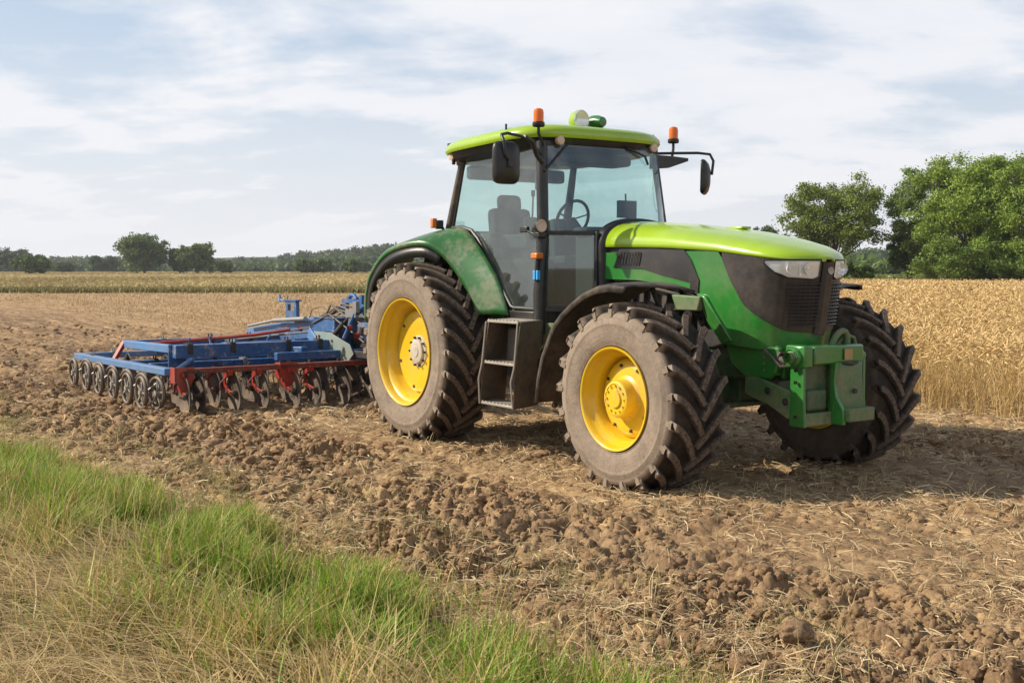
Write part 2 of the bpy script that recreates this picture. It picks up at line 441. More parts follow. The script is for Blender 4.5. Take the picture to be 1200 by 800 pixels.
def lerp_tint(a, b, t, jit=0.12):
    a = np.array(a); b = np.array(b); t = np.asarray(t)[:, None]
    c = a * (1 - t) + b * t
    return c * (1 + rng.uniform(-jit, jit, (len(t), 1)))
def in_view(x, y, m=1.15, near=0.0):
    return (np.abs(x) < (y + near) * 0.4445 * m + 0.5) & (y > 2.5)

# ------------------------------------------------------------------ loose soil, straw, grass
def ico(sub):
    import bmesh
    bm = bmesh.new(); bmesh.ops.create_icosphere(bm, subdivisions=sub, radius=1.0)
    V = np.array([v.co[:] for v in bm.verts]); F = np.array([[v.index for v in f.verts] for f in bm.faces]); bm.free()
    return V, F
def rough_ico(sub, seed, amp=0.34):
    from mathutils import noise as mn
    V, F = ico(sub); off = Vector((seed * 7.3, seed * 3.1, seed * 1.7))
    out = []
    for p in V:
        q = Vector(p)
        dv = mn.voronoi(q * 1.15 + off)[0]; k = .78 + .55 * min(.6, dv[1] - dv[0]) + .18 * dv[0] + .7 * amp * mn.noise(q * 1.3 + off) + .8 * amp * 0.75 * abs(mn.noise(q * 2.9 + off)) * 1.6 + amp * 0.3 * mn.noise(q * 6 + off)
        out.append([q.x * k, q.y * k * 0.85, q.z * k * 0.68])
    return np.array(out), F
def scatter_clods():
    big = [rough_ico(3, i) for i in range(8)]; small = [rough_ico(2, 20 + i, 0.4) for i in range(10)]
    parts = []
    def put(tpl, x, y, size, sink):
        n = len(x); z = ground_h(x, y, 0.02 + 0 * x)
        idx = rng.integers(0, len(tpl), n)
        base = rng.uniform(0.85, 1.35, n)
        for k, (V, F) in enumerate(tpl):
            m = np.where(idx == k)[0]
            if len(m) == 0: continue
            a = rng.uniform(0, 2 * np.pi, len(m)); ca, sa = np.cos(a), np.sin(a)
            s = size[m][:, None]
            st = rng.uniform(.65, 1.45, (len(m), 1)); vx = (V[None, :, 0] * st * ca[:, None] - V[None, :, 1] / st * sa[:, None]) * s + x[m][:, None]
            vy = (V[None, :, 0] * st * sa[:, None] + V[None, :, 1] / st * ca[:, None]) * s + y[m][:, None]
            vz = V[None, :, 2] * s * rng.uniform(.7, 1.1, (len(m), 1)) + (z[m] + size[m] * sink)[:, None]
            P = np.stack([vx, vy, vz], -1).reshape(-1, 3)
            Fi = (F[None] + (np.arange(len(m)) * len(V))[:, None, None]).reshape(-1, 3)
            T = np.repeat(np.stack([base[m], base[m] * .98, base[m] * .94], -1), len(V), 0)
            parts.append((P, Fi, T))
    def sample(n, y0, y1, dens):
        y = y0 * (y1 / y0) ** rng.random(n * 3); x = (rng.random(n * 3) * 2 - 1) * (y * 0.4445 * 1.25 + .5)
        s = verge_s(x, y); xl, yl = to_local(x, y)
        p = sstep(0.1, 0.6, s) * dens(x, y, xl, yl)
        k = rng.random(n * 3) < p
        return x[k][:n], y[k][:n]
    patch = lambda x, y, xl, yl: (1 + .8 * (1 - sstep(-3, -2, yl))) * np.clip(0.25 + 1.5 * perlin(x * .8, y * .8, 31) + .3, 0.05, 1) * (1 - .75 * sstep(-2.4, -1.8, yl) * (1 - sstep(2.4, 3.2, yl)) * sstep(-2.6, -1.6, xl)) * (1 - .8 * sstep(2.5, 4, yl))
    x, y = sample(5200, 3.6, 17, patch); put(big, x, y, 0.015 + 0.036 * rng.random(len(x)) ** 2.2, -0.15)
    x, y = sample(19000, 3.4, 20, patch); put(small, x, y, 0.007 + 0.015 * rng.random(len(x)) ** 1.7, 0.05)
    x, y = sample(2600, 9, 34, patch); put(small, x, y, 0.02 + 0.04 * rng.random(len(x)) ** 2, 0.15)
    V, F, T = merge(parts)
    tag(np_mesh('loose_soil', V, F, M['clod'], tint=T, smooth=False), kind='stuff')
scatter_clods()
# the one big lump in the foreground
V, F = rough_ico(4, 77, 0.2)
lump = np_mesh('soil_lump', V * np.array([0.082, 0.065, 0.075]), F, M['clod'], tint=np.full((len(V), 3), 1.12), smooth=True)
lump.location = (1.25, 4.99, float(ground_h(np.array([1.25]), np.array([4.99]))[0]) + 0.045); lump.rotation_euler = (0.2, -0.1, 0.4)
tag(lump, 'largest lump of dry brown soil, lying in the foreground beside the grass verge', 'soil clod')

def straw_litter():
    parts = []
    def put(x, y, L, w, lift, c0, c1):
        n = len(x); z = ground_h(x, y, 0.02 + 0 * x)
        a = rng.uniform(0, 2 * np.pi, n); seg = 3; t = np.linspace(-.5, .5, seg + 1)[None]
        bend = rng.normal(0, .35, n)[:, None]; tilt = rng.normal(0.0, .22, n)[:, None]
        l = L[:, None]; ax = np.cos(a)[:, None]; ay = np.sin(a)[:, None]
        px = x[:, None] + ax * l * t - ay * l * bend * t * t; py = y[:, None] + ay * l * t + ax * l * bend * t * t
        pz = z[:, None] + lift[:, None] + l * tilt * t - l * 0.25 * t * t
        P = np.stack([px, py, pz], -1); wd = (w / 2)[:, None] * np.ones_like(t); tw = rng.uniform(-1, 1, n)[:, None]
        Wv = np.stack([-ay * wd, ax * wd, wd * tw * .8], -1)
        V = np.stack([P - Wv, P + Wv], 2).reshape(-1, 3)
        b = (np.arange(n) * (seg + 1) * 2)[:, None] + (np.arange(seg) * 2)[None]
        F = np.stack([b, b + 1, b + 3, b + 2], -1).reshape(-1, 4)
        parts.append((V, F, np.repeat(lerp_tint(c0, c1, rng.random(n), .2), (seg + 1) * 2, 0)))
    n = 380000
    y = 3.4 * (30 / 3.4) ** rng.random(n); x = (rng.random(n) * 2 - 1) * (y * .4445 * 1.25 + .5)
    z = ground_zone(x, y); dens = np.clip((z[:, 0] - 0.02) * 1.35, .13, 1) * (1 - z[:, 1] * .6); clump = sstep(-.25, .5, perlin(x * 2.2, y * 2.2, 51))
    k = rng.random(n) < dens * (.25 + .75 * clump)
    x, y = x[k], y[k]; sc = np.clip(y / 7, .8, 2.2)
    put(x, y, (0.05 + 0.13 * rng.random(len(x)) ** 1.7) * sc ** .5, (0.0030 + .0030 * rng.random(len(x))) * sc, 0.012 + .022 * rng.random(len(x)), (.30, .20, .10), (.72, .57, .34))
    V, F, T = merge(parts)
    tag(np_mesh('straw', V, F, M['straw'], tint=T), kind='stuff')
    # short standing stubble tufts
    n = 5200; y = 4.5 * (26 / 4.5) ** rng.random(n); x = (rng.random(n) * 2 - 1) * (y * .4445 * 1.2 + .5)
    z = ground_zone(x, y); k = rng.random(n) < np.clip(z[:, 0] * .8, .02, 1) * (1 - z[:, 1]); x, y = x[k], y[k]
    m = 4; x = np.repeat(x, m) + rng.normal(0, .018, len(x) * m); y = np.repeat(y, m) + rng.normal(0, .018, len(y) * m)
    B = np.stack([x, y, ground_h(x, y, .02 + 0 * x) - .01], -1); n = len(x)
    V, F, T = ribbons(B, rng.uniform(0, 6.28, n), rng.uniform(.05, .15, n), rng.uniform(.2, 1.1, n), rng.uniform(.003, .006, n), 3, lerp_tint((.4, .3, .15), (.66, .54, .30), rng.random(n)), tip=False)
    tag(np_mesh('stubble', V, F, M['straw'], tint=T), kind='stuff')
straw_litter()
def far_stubble():
    # cut rows on the unworked side of the field, out to the far crop
    n = 90000; y = 16 * (79 / 16) ** rng.random(n); x = (rng.random(n) * 2 - 1) * (y * .4445 * 1.2 + .5)
    xl, yl = to_local(x, y); row = .30
    yl = np.round(yl / row) * row + rng.normal(0, .035, n); x, y = to_world(xl, yl)
    z = ground_zone(x, y)[:, 0]; k = (rng.random(n) < sstep(.25, .7, z) * (.35 + .65 * sstep(-.2, .3, perlin(xl * .15, yl * .8, 55)))) & ~((yl > 4.5) & (x > -1.6 - .06 * (y - 23))); x, y = x[k], y[k]; n = len(x); sc = y / 16
    B = np.stack([x, y, ground_h(x, y) - .01], -1)
    V, F, T = ribbons(B, rng.uniform(0, 6.28, n), rng.uniform(.05, .11, n) * sc ** .35, rng.uniform(.2, 1.2, n), rng.uniform(.006, .011, n) * sc, 2, lerp_tint((.36, .25, .12), (.62, .47, .26), rng.random(n)), tip=False)
    tag(np_mesh('stubble', V, F, M['straw'], tint=T), kind='stuff')
far_stubble()

GREEN0, GREEN1, DRY0, DRY1 = (.085, .20, .012), (.33, .48, .040), (.36, .25, .08), (.70, .53, .22)
def verge_grass():
    parts = []
    # sample over the verge along the edge: (u along, s across, negative inside)
    def samp(n, s0, s1, u0=-7.5, u1=10.5):
        u = rng.uniform(u0, u1, n); s = rng.uniform(s0, s1, n)
        x = EA[0] + EU[0] * u + EN[0] * s; y = EA[1] + EU[1] * u + EN[1] * s
        k = in_view(x, y, 1.25, .8) & (y > 2.2)
        return x[k], y[k], u[k], verge_s(x[k], y[k])
    def add(x, y, h, bend, w, seg, tint, az=None, side=None, lift=0):
        B = np.stack([x, y, ground_h(x, y, .03 + 0 * x) - .01 + lift], -1)
        parts.append(ribbons(B, rng.uniform(0, 6.28, len(x)) if az is None else az, h, bend, w, seg, tint, side=side))
    # main green band
    x, y, u, s = samp(170000, -2.1, 0.25)
    clump = perlin(x * 2.0, y * 2.0, 61) + .5 * perlin(x * 5, y * 5, 62)
    band = sstep(-1.55, -1.0, s + .35 * perlin(x * .9, y * .9, 63)) * (1 - sstep(-.12, .22, s))
    k = rng.random(len(x)) < band * np.clip(.5 + clump, .1, 1); x, y, u, s, clump = x[k], y[k], u[k], s[k], clump[k]
    n = len(x); hh = np.clip(.20 + .17 * clump + rng.normal(0, .05, n), .07, .46) * (0.72 + .28 * sstep(-.3, -.9, -np.abs(s + .0) * -1 * -1)) 
    hh *= np.where(s > -.35, .65 + .35 * np.clip((.2 - s) / .55, 0, 1), 1)
    yel = np.clip(rng.normal(.42, .30, n) + .25 * perlin(x * 1.3, y * 1.3, 64) + .3 * sstep(-.3, .2, s), 0, 1)
    g = lerp_tint(GREEN0, GREEN1, rng.random(n), .15); d = lerp_tint(DRY0, DRY1, rng.random(n), .15)
    dry = (rng.random(n) < (.14 + .40 * sstep(.3, .9, yel) + .35 * sstep(-.7, -1.3, s)))[:, None]
    t = np.where(dry, d, g * (1 - .35 * yel[:, None]) + np.array([.36, .36, .07]) * .35 * yel[:, None])
    add(x, y, hh, rng.beta(2, 2.2, n) * 1.25, .0055 + .0070 * rng.random(n), 5, t, side=rng.normal(0, .05, n))
    # a few tall stems
    x, y, u, s = samp(2600, -1.9, .1); n = len(x)
    add(x, y, rng.uniform(.28, .52, n), rng.uniform(.1, .7, n), rng.uniform(.003, .005, n), 6, lerp_tint(GREEN0, DRY1, rng.random(n) ** .7), side=rng.normal(0, .06, n))
    # fallen dry grass, matted in swathes, nearer the camera
    x, y, u, s = samp(190000, -6.8, -.4)
    k = rng.random(len(x)) < sstep(-.7, -1.35, s + .3 * perlin(x * 1.1, y * 1.1, 65)) * np.clip(.55 + .9 * perlin(x * 1.6, y * 1.6, 66), .15, 1); x, y, s = x[k], y[k], s[k]; n = len(x)
    az = 2.7 + 1.5 * perlin(x * .9, y * .9, 67) + rng.normal(0, .55, n)
    mound = .10 * np.clip(perlin(x * 1.4, y * 1.4, 66) + .35, 0, 1)
    add(x, y, rng.uniform(.16, .42, n), rng.uniform(1.15, 1.75, n), rng.uniform(.0045, .0105, n), 6, lerp_tint((.30, .20, .075), (.80, .62, .31), rng.beta(1.6, 1.6, n), .2), az=az, side=rng.normal(0, .13, n), lift=rng.random(n) * mound)
    # green shoots through the mat
    x, y, u, s = samp(30000, -6.8, -1.4)
    k = rng.random(len(x)) < np.clip(perlin(x * 1.3, y * 1.3, 68) * 1.4 + .12, 0.03, 1); x, y = x[k], y[k]; n = len(x)
    add(x, y, rng.uniform(.10, .30, n), rng.uniform(.3, 1.3, n), rng.uniform(.003, .006, n), 5, lerp_tint(GREEN0, (.32, .36, .09), rng.random(n)), side=rng.normal(0, .06, n))
    V, F, T = merge(parts)
    tag(np_mesh('grass', V, F, M['blade'], tint=T), kind='stuff')
    # sparse yellow-green tufts in the straw strip beside the verge
    parts.clear()
    x, y, u, s = samp(34000, .0, 1.7, -9, 9)
    k = rng.random(len(x)) < sstep(.05, .5, perlin(x * 1.6, y * 1.6, 71)) * (1 - sstep(.7, 1.6, s)) * .9; x, y = x[k], y[k]; n = len(x)
    add(x, y, rng.uniform(.05, .17, n), rng.uniform(.4, 1.4, n), rng.uniform(.003, .006, n), 4, lerp_tint((.22, .26, .05), (.60, .48, .22), rng.random(n)), side=rng.normal(0, .08, n))
    V, F, T = merge(parts)
    tag(np_mesh('sparse_grass', V, F, M['blade'], tint=T), kind='stuff')
verge_grass()

# ------------------------------------------------------------------ crops
def wheat():
    parts = []
    def edge_ok(x, y):
        xl, yl = to_local(x, y)
        return (yl > 4.75 + .22 * perlin(x * .7, y * .7, 81) + .12 * perlin(x * 2.5, y * 2.5, 82)) & (x > -1.2 - .06 * (y - 23)) & (x < .4445 * 1.22 * y + 1.2)
    def rows(n, y0, y1, h0, ws, leafs):
        y = np.sqrt(rng.uniform(y0 ** 2, y1 ** 2, n)); x = rng.uniform(-3.2, 1, n); f = rng.random(n)
        x = np.where(True, (-1.2 - .06 * (y - 23)) * (1 - f) + f * (.4445 * 1.22 * y + 1.2), x)
        k = edge_ok(x, y); x, y = x[k], y[k]; n = len(x)
        xl, yl = to_local(x, y); edge = np.exp(-((yl - 4.8) / .5) ** 2)
        B = np.stack([x, y, ground_h(x, y, .2 + 0 * x) - .01], -1)
        h = (h0 + rng.normal(0, .05, n) + .06 * perlin(x * .5, y * .5, 83)) * (1 - .12 * edge * rng.random(n))
        az = rng.uniform(0, 6.28, n) ; bend = np.clip(rng.normal(.22, .13, n) + edge * rng.random(n) * .5, .02, 1.3)
        c = lerp_tint((.52, .36, .14), (.84, .65, .34), rng.random(n), .12)
        parts.append(ribbons(B, az, h * .9, bend, np.full(n, .0055) * ws, 3, c * np.array([.93, .93, .9]), tip=False))
        # ear: a plump drooping head at the tip of each stalk
        t = 1.0; fx = h * .9 * (bend * .9 + .12 * bend); up = h * .9 * (1 - .32 * bend * bend)
        T = B + np.stack([np.cos(az) * fx, np.sin(az) * fx, up - .02], -1)
        ln = rng.uniform(.075, .125, n) * (0.6 + .4 * ws); q = rng.uniform(-.5, .95, n)                       # heading of the ear up or nodding
        D = np.stack([np.cos(az) * np.cos(q), np.sin(az) * np.cos(q), np.sin(q)], -1)
        Sd = np.stack([-np.sin(az), np.cos(az), 0 * az], -1); Up = np.cross(D, Sd)
        r = .0088 * ws * rng.uniform(.8, 1.25, n)
        ring = []
        for tt, rr in ((0, .35), (.35, 1.0), (.75, .8), (1.0, .12)):
            for ca, sa in ((1, 0), (0, 1), (-1, 0), (0, -1)):
                ring.append(T + D * (ln * tt)[:, None] + (Sd * ca + Up * sa) * (r * rr)[:, None])
        V = np.stack(ring, 1).reshape(-1, 3); b = (np.arange(n) * 16)[:, None]
        fl = np.array([[k4 * 4 + j, k4 * 4 + (j + 1) % 4, k4 * 4 + 4 + (j + 1) % 4, k4 * 4 + 4 + j] for k4 in range(3) for j in range(4)])
        F = (fl[None] + b[:, :, None]).reshape(-1, 4)
        parts.append((V, F, np.repeat(c * np.array([1.04, 1.02, 1.0]), 16, 0)))
        # dry leaves hanging off the stalk
        for _ in range(leafs):
            k = rng.random(n) < .8; m = k.sum()
            B2 = B[k].copy(); B2[:, 2] += h[k] * rng.uniform(.05, .7, m)
            parts.append(ribbons(B2, rng.uniform(0, 6.28, m), rng.uniform(.10, .30, m), rng.uniform(.7, 1.8, m), rng.uniform(.005, .010, m) * ws, 3, lerp_tint((.46, .31, .13), (.72, .55, .28), rng.random(m)), side=rng.normal(0, .08, m)))
    rows(11000, 12.2, 17.5, .84, 1.0, 2)
    rows(12000, 17.5, 28, .84, 1.35, 1)
    rows(16000, 28, 50, .84, 2.2, 1)
    rows(17000, 50, 93, .84, 4.0, 0)
    V, F, T = merge(parts)
    tag(np_mesh('wheat', V, F, M['wheat'], tint=T), kind='stuff')
    # shaded straw floor inside the crop
    n = 150; ys = np.linspace(0, 1, n); gx = np.linspace(0, 1, 90)
    Yg, Gx = np.meshgrid(13.2 * (94 / 13.2) ** ys, gx, indexing='ij')
    return
wheat()

def far_crop():
    """The strip of unripe crop beyond the stubble on the far side of the field."""
    y = 79 * (420 / 79) ** np.linspace(0, 1, 150)
    parts = []
    def patch(n, y0, y1, h0, w, c0, c1, x0=-.60, x1=.62, gate=None):
        yy = y0 * (y1 / y0) ** rng.random(n); xx = yy * rng.uniform(x0, x1, n)
        if gate is not None: k = gate(xx, yy); xx, yy = xx[k], yy[k]
        m = len(xx); B = np.stack([xx, yy, 0 * xx], -1)
        mixv = np.clip(.5 + .9 * perlin(xx * .035, yy * .012, 91) + .35 * rng.normal(0, 1, m) * .5, 0, 1)
        parts.append(ribbons(B, rng.uniform(0, 6.28, m), h0 * rng.uniform(.8, 1.15, m), rng.uniform(.1, .5, m), w * (yy / y0) ** .8, 2, lerp_tint(c0, c1, mixv), tip=False))
    left = lambda x, y: (x < -8 - .08 * (y - 80)) | (y > 95)
    patch(20000, 79, 84, .36, .12, (.19, .18, .07), (.34, .29, .12), gate=left)
    patch(70000, 84, 420, .46, .26, (.32, .265, .115), (.54, .425, .21), gate=left)
    V, F, T = merge(parts)
    tag(np_mesh('unripe_crop', V, F, M['wheat'], tint=T), kind='stuff')
    # meadow strip beyond the wheat, under the trees on the right
    parts.clear()
    patch(30000, 95, 112, .75, .16, (.20, .22, .05), (.42, .34, .13), x0=.05, x1=.62)
    patch(14000, 112, 150, .9, .22, (.13, .20, .04), (.24, .27, .07), x0=.05, x1=.62)
    V, F, T = merge(parts)
    tag(np_mesh('meadow_grass', V, F, M['blade'], tint=T), kind='stuff')
far_crop()

# ------------------------------------------------------------------ trees
def crown_mesh(centers, radii, n_leaf, size, c0, c1, r):
    """Leaf faces spread through every clump's volume, denser near its outside."""
    n = len(centers); idx = r.choice(n, n_leaf, p=radii ** 2 / (radii ** 2).sum())
    d = r.normal(0, 1, (n_leaf, 3)); d /= np.linalg.norm(d, axis=1)[:, None]
    rad = radii[idx] * np.minimum(1.15, .25 + .50 * np.abs(r.normal(0, 1, n_leaf)))
    P = centers[idx] + d * rad[:, None] * np.array([1, 1, .7])
    a = r.normal(0, 1, (n_leaf, 3)) + d * .6 + np.array([0, 0, .7]); a /= np.linalg.norm(a, axis=1)[:, None]
    t = np.cross(a, r.normal(0, 1, (n_leaf, 3))); t /= np.linalg.norm(t, axis=1)[:, None]; b = np.cross(a, t)
    s = (size * r.uniform(.6, 1.4, n_leaf))[:, None]
    V = np.stack([P - t * s, P + b * s * .55, P + t * s, P - b * s * .55], 1).reshape(-1, 3)
    F = np.arange(n_leaf * 4).reshape(-1, 4)
    c0 = np.array(c0) * 1.2; c1 = np.array(c1) * 1.75; cl = r.random(n)[idx]; k = np.clip(.25 + .35 * cl + .4 * r.random(n_leaf), 0, 1)[:, None]
    T = np.repeat(np.array(c0) * (1 - k) + np.array(c1) * k, 4, 0)
    return V, F, T
def make_tree(name, X, Y, H, Wd, label, cat='tree', base=.22, lobes=9, per=9, leaves=14000, size=.13, c0=(.035, .065, .012), c1=(.11, .165, .03), seed=1, group=None, trunk_r=None, open_=0.0, squash=1.0):
    r = np.random.default_rng(seed); rr = random.Random(seed)
    root = empty(name, (X, Y, 0)); tag(root, label, cat, group)
    tr = trunk_r or H * .028; cz = H * (base + (1 - base) * .52); ax = Wd / 2; az = H * (1 - base) / 2
    tb = MB(); fork = H * (base + .06)
    lean = Vector((rr.uniform(-.03, .03) * H, rr.uniform(-.03, .03) * H, 0))
    tb.tube([(0, 0, -.15), (tr * .2, 0, fork * .4), tuple(lean * .5 + Vector((0, 0, fork))), tuple(lean + Vector((0, 0, H * .62))), tuple(lean * 1.2 + Vector((0, 0, H * .86)))], [tr * 1.35, tr, tr * .8, tr * .4, tr * .1], 9)
    C, R = [], []
    for i in range(lobes):
        u = (i + .5) / lobes; th = i * 2.39996 + rr.uniform(-.4, .4); zz = -0.75 + 1.62 * u + rr.uniform(-.12, .12)
        zz = max(-.8, min(.80, zz)); q = math.sqrt(max(0, 1 - zz * zz)) * rr.uniform(.55, .8 + open_ * .2)
        lc = Vector((ax * q * math.cos(th), ax * q * math.sin(th), cz + az * zz * .74 * squash)) + lean
        st = Vector((0, 0, H * (base + rr.uniform(.0, .35) * max(.2, u)))) + lean * .6
        mid = (st + lc) / 2 + Vector((0, 0, -.03 * H)); tb.tube([st, mid, lc], [tr * .42, tr * .27, tr * .10], 6)
        lr = min(ax, az) * rr.uniform(.40, .56) * (1 if lobes < 20 else .86)
        for j in range(per):
            d = Vector((rr.gauss(0, 1), rr.gauss(0, 1), rr.gauss(0.15, .8))).normalized()
            e = lc + Vector((d.x * lr, d.y * lr, d.z * lr * .8)) * rr.uniform(.55, 1.05)
            if e.z < H * base * .8: e.z = H * base * .8 + rr.random() * .3
            tb.tube([lc, (lc + e) / 2 + Vector((0, 0, -.01 * H)), e], [tr * .10, tr * .06, tr * .025], 4)
            C.append(e[:]); R.append(lr * (rr.uniform(.34, .62) if H > 0 else 1) * (1.25 if base < .05 else 1))
    tb.build('trunk', M['bark'], root)
    C = np.array(C); R = np.array(R)
    V, F, T = crown_mesh(C, R, leaves, size, c0, c1, r)
    np_mesh('crown', V, F, M['leaf'], parent=root, tint=T)
    return root
PXX = lambda px, D: (px - 600) / F_PX * D
def px_h(y_top, D): return (HORIZON - y_top) / F_PX * D + CAM_H
LT = 'trees along the left horizon'
# right: field tree and the copse
make_tree('broadleaf_tree', PXX(975, 104), 104, px_h(205, 104), 9.0, 'lone round tree with open crown, rising just above the tractor nose', base=.17, lobes=22, per=8, leaves=36000, size=.11, c0=(.045, .07, .014), c1=(.15, .19, .035), seed=5, open_=.8)
make_tree('broadleaf_tree', PXX(895, 170), 170, px_h(262, 170), 6.5, 'small dark tree top showing just above the tractor hood', base=.2, lobes=7, leaves=5000, size=.2, c0=(.025, .04, .012), c1=(.06, .085, .025), seed=9)
copse = [(1094, 100, 187, 6.8, 21, 'tall tree with a thin ragged top at the left of the copse', 14000, (.04, .066, .014), (.12, .17, .035)),
         (1128, 96, 171, 8.6, 22, 'tallest tree of the copse, its light green crown in the middle of the group', 20000, (.05, .085, .012), (.16, .22, .035)),
         (1186, 92, 173, 8.4, 23, 'broad light green tree cut by the right edge of the picture', 20000, (.05, .085, .012), (.15, .21, .035)),
         (1066, 104, 250, 4.4, 24, 'short dark rounded tree at the left foot of the copse', 9000, (.022, .045, .01), (.075, .12, .022)),
         (1245, 94, 190, 8, 26, 'green tree at the far right end of the copse', 12000, (.05, .085, .012), (.15, .21, .035))]
for px, D, yt, wd, sd_, lab, nl, a, b in copse:
    make_tree('broadleaf_tree', PXX(px, D), D, px_h(yt, D), wd, lab, base=.07, lobes=24, per=8, leaves=int(nl * 2.4), size=.105, c0=tuple(q * 1.15 for q in a), c1=tuple(q * 1.25 for q in b), seed=sd_, group='trees of the copse on the right')
for px, D, yt, wd, sd_, lab in [(1110, 90, 278, 5.2, 31, 'leafy pale green bush in front of the copse trunks'), (1168, 91, 284, 4.8, 32, 'bush in front of the copse, near the bare trunk'),
                                (1210, 89, 292, 4.6, 33, 'low bush at the foot of the rightmost tree'), (1000, 108, 309, 4.4, 34, 'small round bush under the lone tree'), (1140, 93, 296, 5, 35, 'low dark bush between two others at the foot of the copse')]:
    make_tree('bush', PXX(px, D), D, px_h(yt, D), wd, lab, cat='bush', base=.02, lobes=8, per=8, leaves=11000, size=.10, c0=(.04, .075, .012), c1=(.13, .19, .035), seed=sd_, trunk_r=.05, group='bushes of the copse on the right')
# left, along the far hedge line
for px, D, yt, wd, sd_, lab, dk in [
        (170, 300, 272, 12.0, 41, 'tallest round tree on the left horizon, standing alone', 0), (231, 300, 285, 9.6, 42, 'rounded tree just right of the tallest one on the left horizon', 0),
        (212, 304, 291, 5, 43, 'narrow tree touching the left side of the rounded tree', 0), (38, 270, 299, 9.5, 44, 'low wide bush-like tree near the left edge', 0),
        (14, 420, 291, 17, 45, 'dark broad tree cut by the left edge of the picture', 1), (122, 420, 300, 12, 46, 'low dark tree between the left edge and the tallest tree', 1),
        (264, 330, 306, 4.5, 47, 'small bush right of the rounded tree on the left horizon', 0), (359, 320, 303, 6, 48, 'small round tree at the foot of the wooded rise', 0),
        (380, 320, 303, 5, 49, 'small round tree beside its twin at the foot of the wooded rise', 0), (77, 380, 308, 6, 50, 'tiny bush between two dark trees on the left horizon', 1), (416, 340, 304, 8, 52, 'round tree closest to the tractor fender on the left horizon', 0)]:
    make_tree('broadleaf_tree', PXX(px, D), D, px_h(yt, D), wd, lab, base=.03, lobes=18, per=8, leaves=9000, size=.36 if D > 290 else .3, c0=(.022, .04, .012) if dk else (.03, .055, .013), c1=(.05, .08, .022) if dk else (.09, .13, .028), seed=sd_, group=LT)

def far_woods():
    r = np.random.default_rng(3); parts = []
    def wood(x0, x1, D, depth, prof, n, c0, c1, nl=130):
        for i in range(n):
            px = r.uniform(x0, x1); d = D + depth * r.random(); x = (px - 600) / F_PX * d
            top = px_h(prof(px), d) * r.uniform(.86, 1.04); rad = r.uniform(3.6, 6.5)
            C = np.array([[x + r.normal(0, rad * .4), d + r.normal(0, rad * .4), max(1.5, top - rad * .7 - r.random() * 5)] for _ in range(5)]); R = np.full(5, rad * .62)
            parts.append(crown_mesh(C, R, nl, 1.0, c0, c1, r))
    p1 = lambda px: np.interp(px, [-60, 60, 150, 250, 300, 350, 420, 470, 560], [298, 296, 297, 299, 299, 292, 286, 281, 276])
    wood(-80, 640, 700, 60, p1, 430, (.025, .045, .015), (.06, .09, .028), 150)
    wood(-80, 640, 455, 30, lambda px: 308, 260, (.022, .042, .012), (.06, .095, .024), 90)
    wood(620, 960, 700, 60, lambda px: 284, 190, (.025, .045, .015), (.06, .09, .028), 150)
    wood(290, 640, 560, 40, lambda px: np.interp(px, [290, 340, 400, 480, 640], [312, 302, 294, 288, 286]), 230, (.03, .055, .015), (.07, .11, .028), 170)
    wood(930, 1300, 480, 60, lambda px: np.interp(px, [930, 1020, 1300], [296, 287, 284]), 190, (.03, .055, .015), (.07, .11, .028), 170)
    wood(930, 1300, 230, 20, lambda px: 304, 90, (.035, .06, .015), (.09, .13, .03), 90)
    V, F, T = merge(parts)
    tag(np_mesh('woodland', V, F, M['leaf'], tint=T), kind='stuff')
far_woods()

# low wooded rise behind the far trees
def hills():
    x = np.linspace(-900, 900, 120); rows = []
    for k, d in enumerate(np.linspace(720, 940, 8)):
        h = np.interp(k, [0, 2, 7], [0, 1, 1]) * (2.5 + 8.5 * np.interp(x, [-500, -250, -60, 300, 900], [.3, .3, 1, .8, .5]) + 2 * perlin(x * .01, 0 * x + k * .3, 5)) + np.where(k == 0, -1, 0)
        rows.append(np.stack([x * d / 720, 0 * x + d, h], -1))
    V = np.concatenate(rows); nc = len(x); i = np.arange(7)[:, None] * nc + np.arange(nc - 1)[None]
    F = np.stack([i, i + 1, i + nc + 1, i + nc], -1).reshape(-1, 4)
    m, N, L, b, out = new_mat('wooded_hill'); n = noise(N, L, .15, 6, .7); L.new(mix(N, L, n, (.02, .035, .012), (.06, .09, .03)), b.inputs['Base Color']); b.inputs['Roughness'].default_value = 1
    tag(np_mesh('hills', V, F, m, smooth=True), kind='structure')
hills()

def haze():
    b = MB(); b.box((0, 420, 19), (2400, 1160, 44)); m = bpy.data.materials.new('haze'); m.use_nodes = True; N = m.node_tree.nodes; L = m.node_tree.links; N.clear()
    out = N.new('ShaderNodeOutputMaterial'); v = N.new('ShaderNodeVolumePrincipled'); v.inputs['Color'].default_value = (.90, .93, .98, 1); v.inputs['Density'].default_value = HAZE; v.inputs['Anisotropy'].default_value = .25
    L.new(v.outputs[0], out.inputs['Volume']); o = b.build('haze', m); tag(o, kind='stuff')
HAZE = 0.00022
haze()
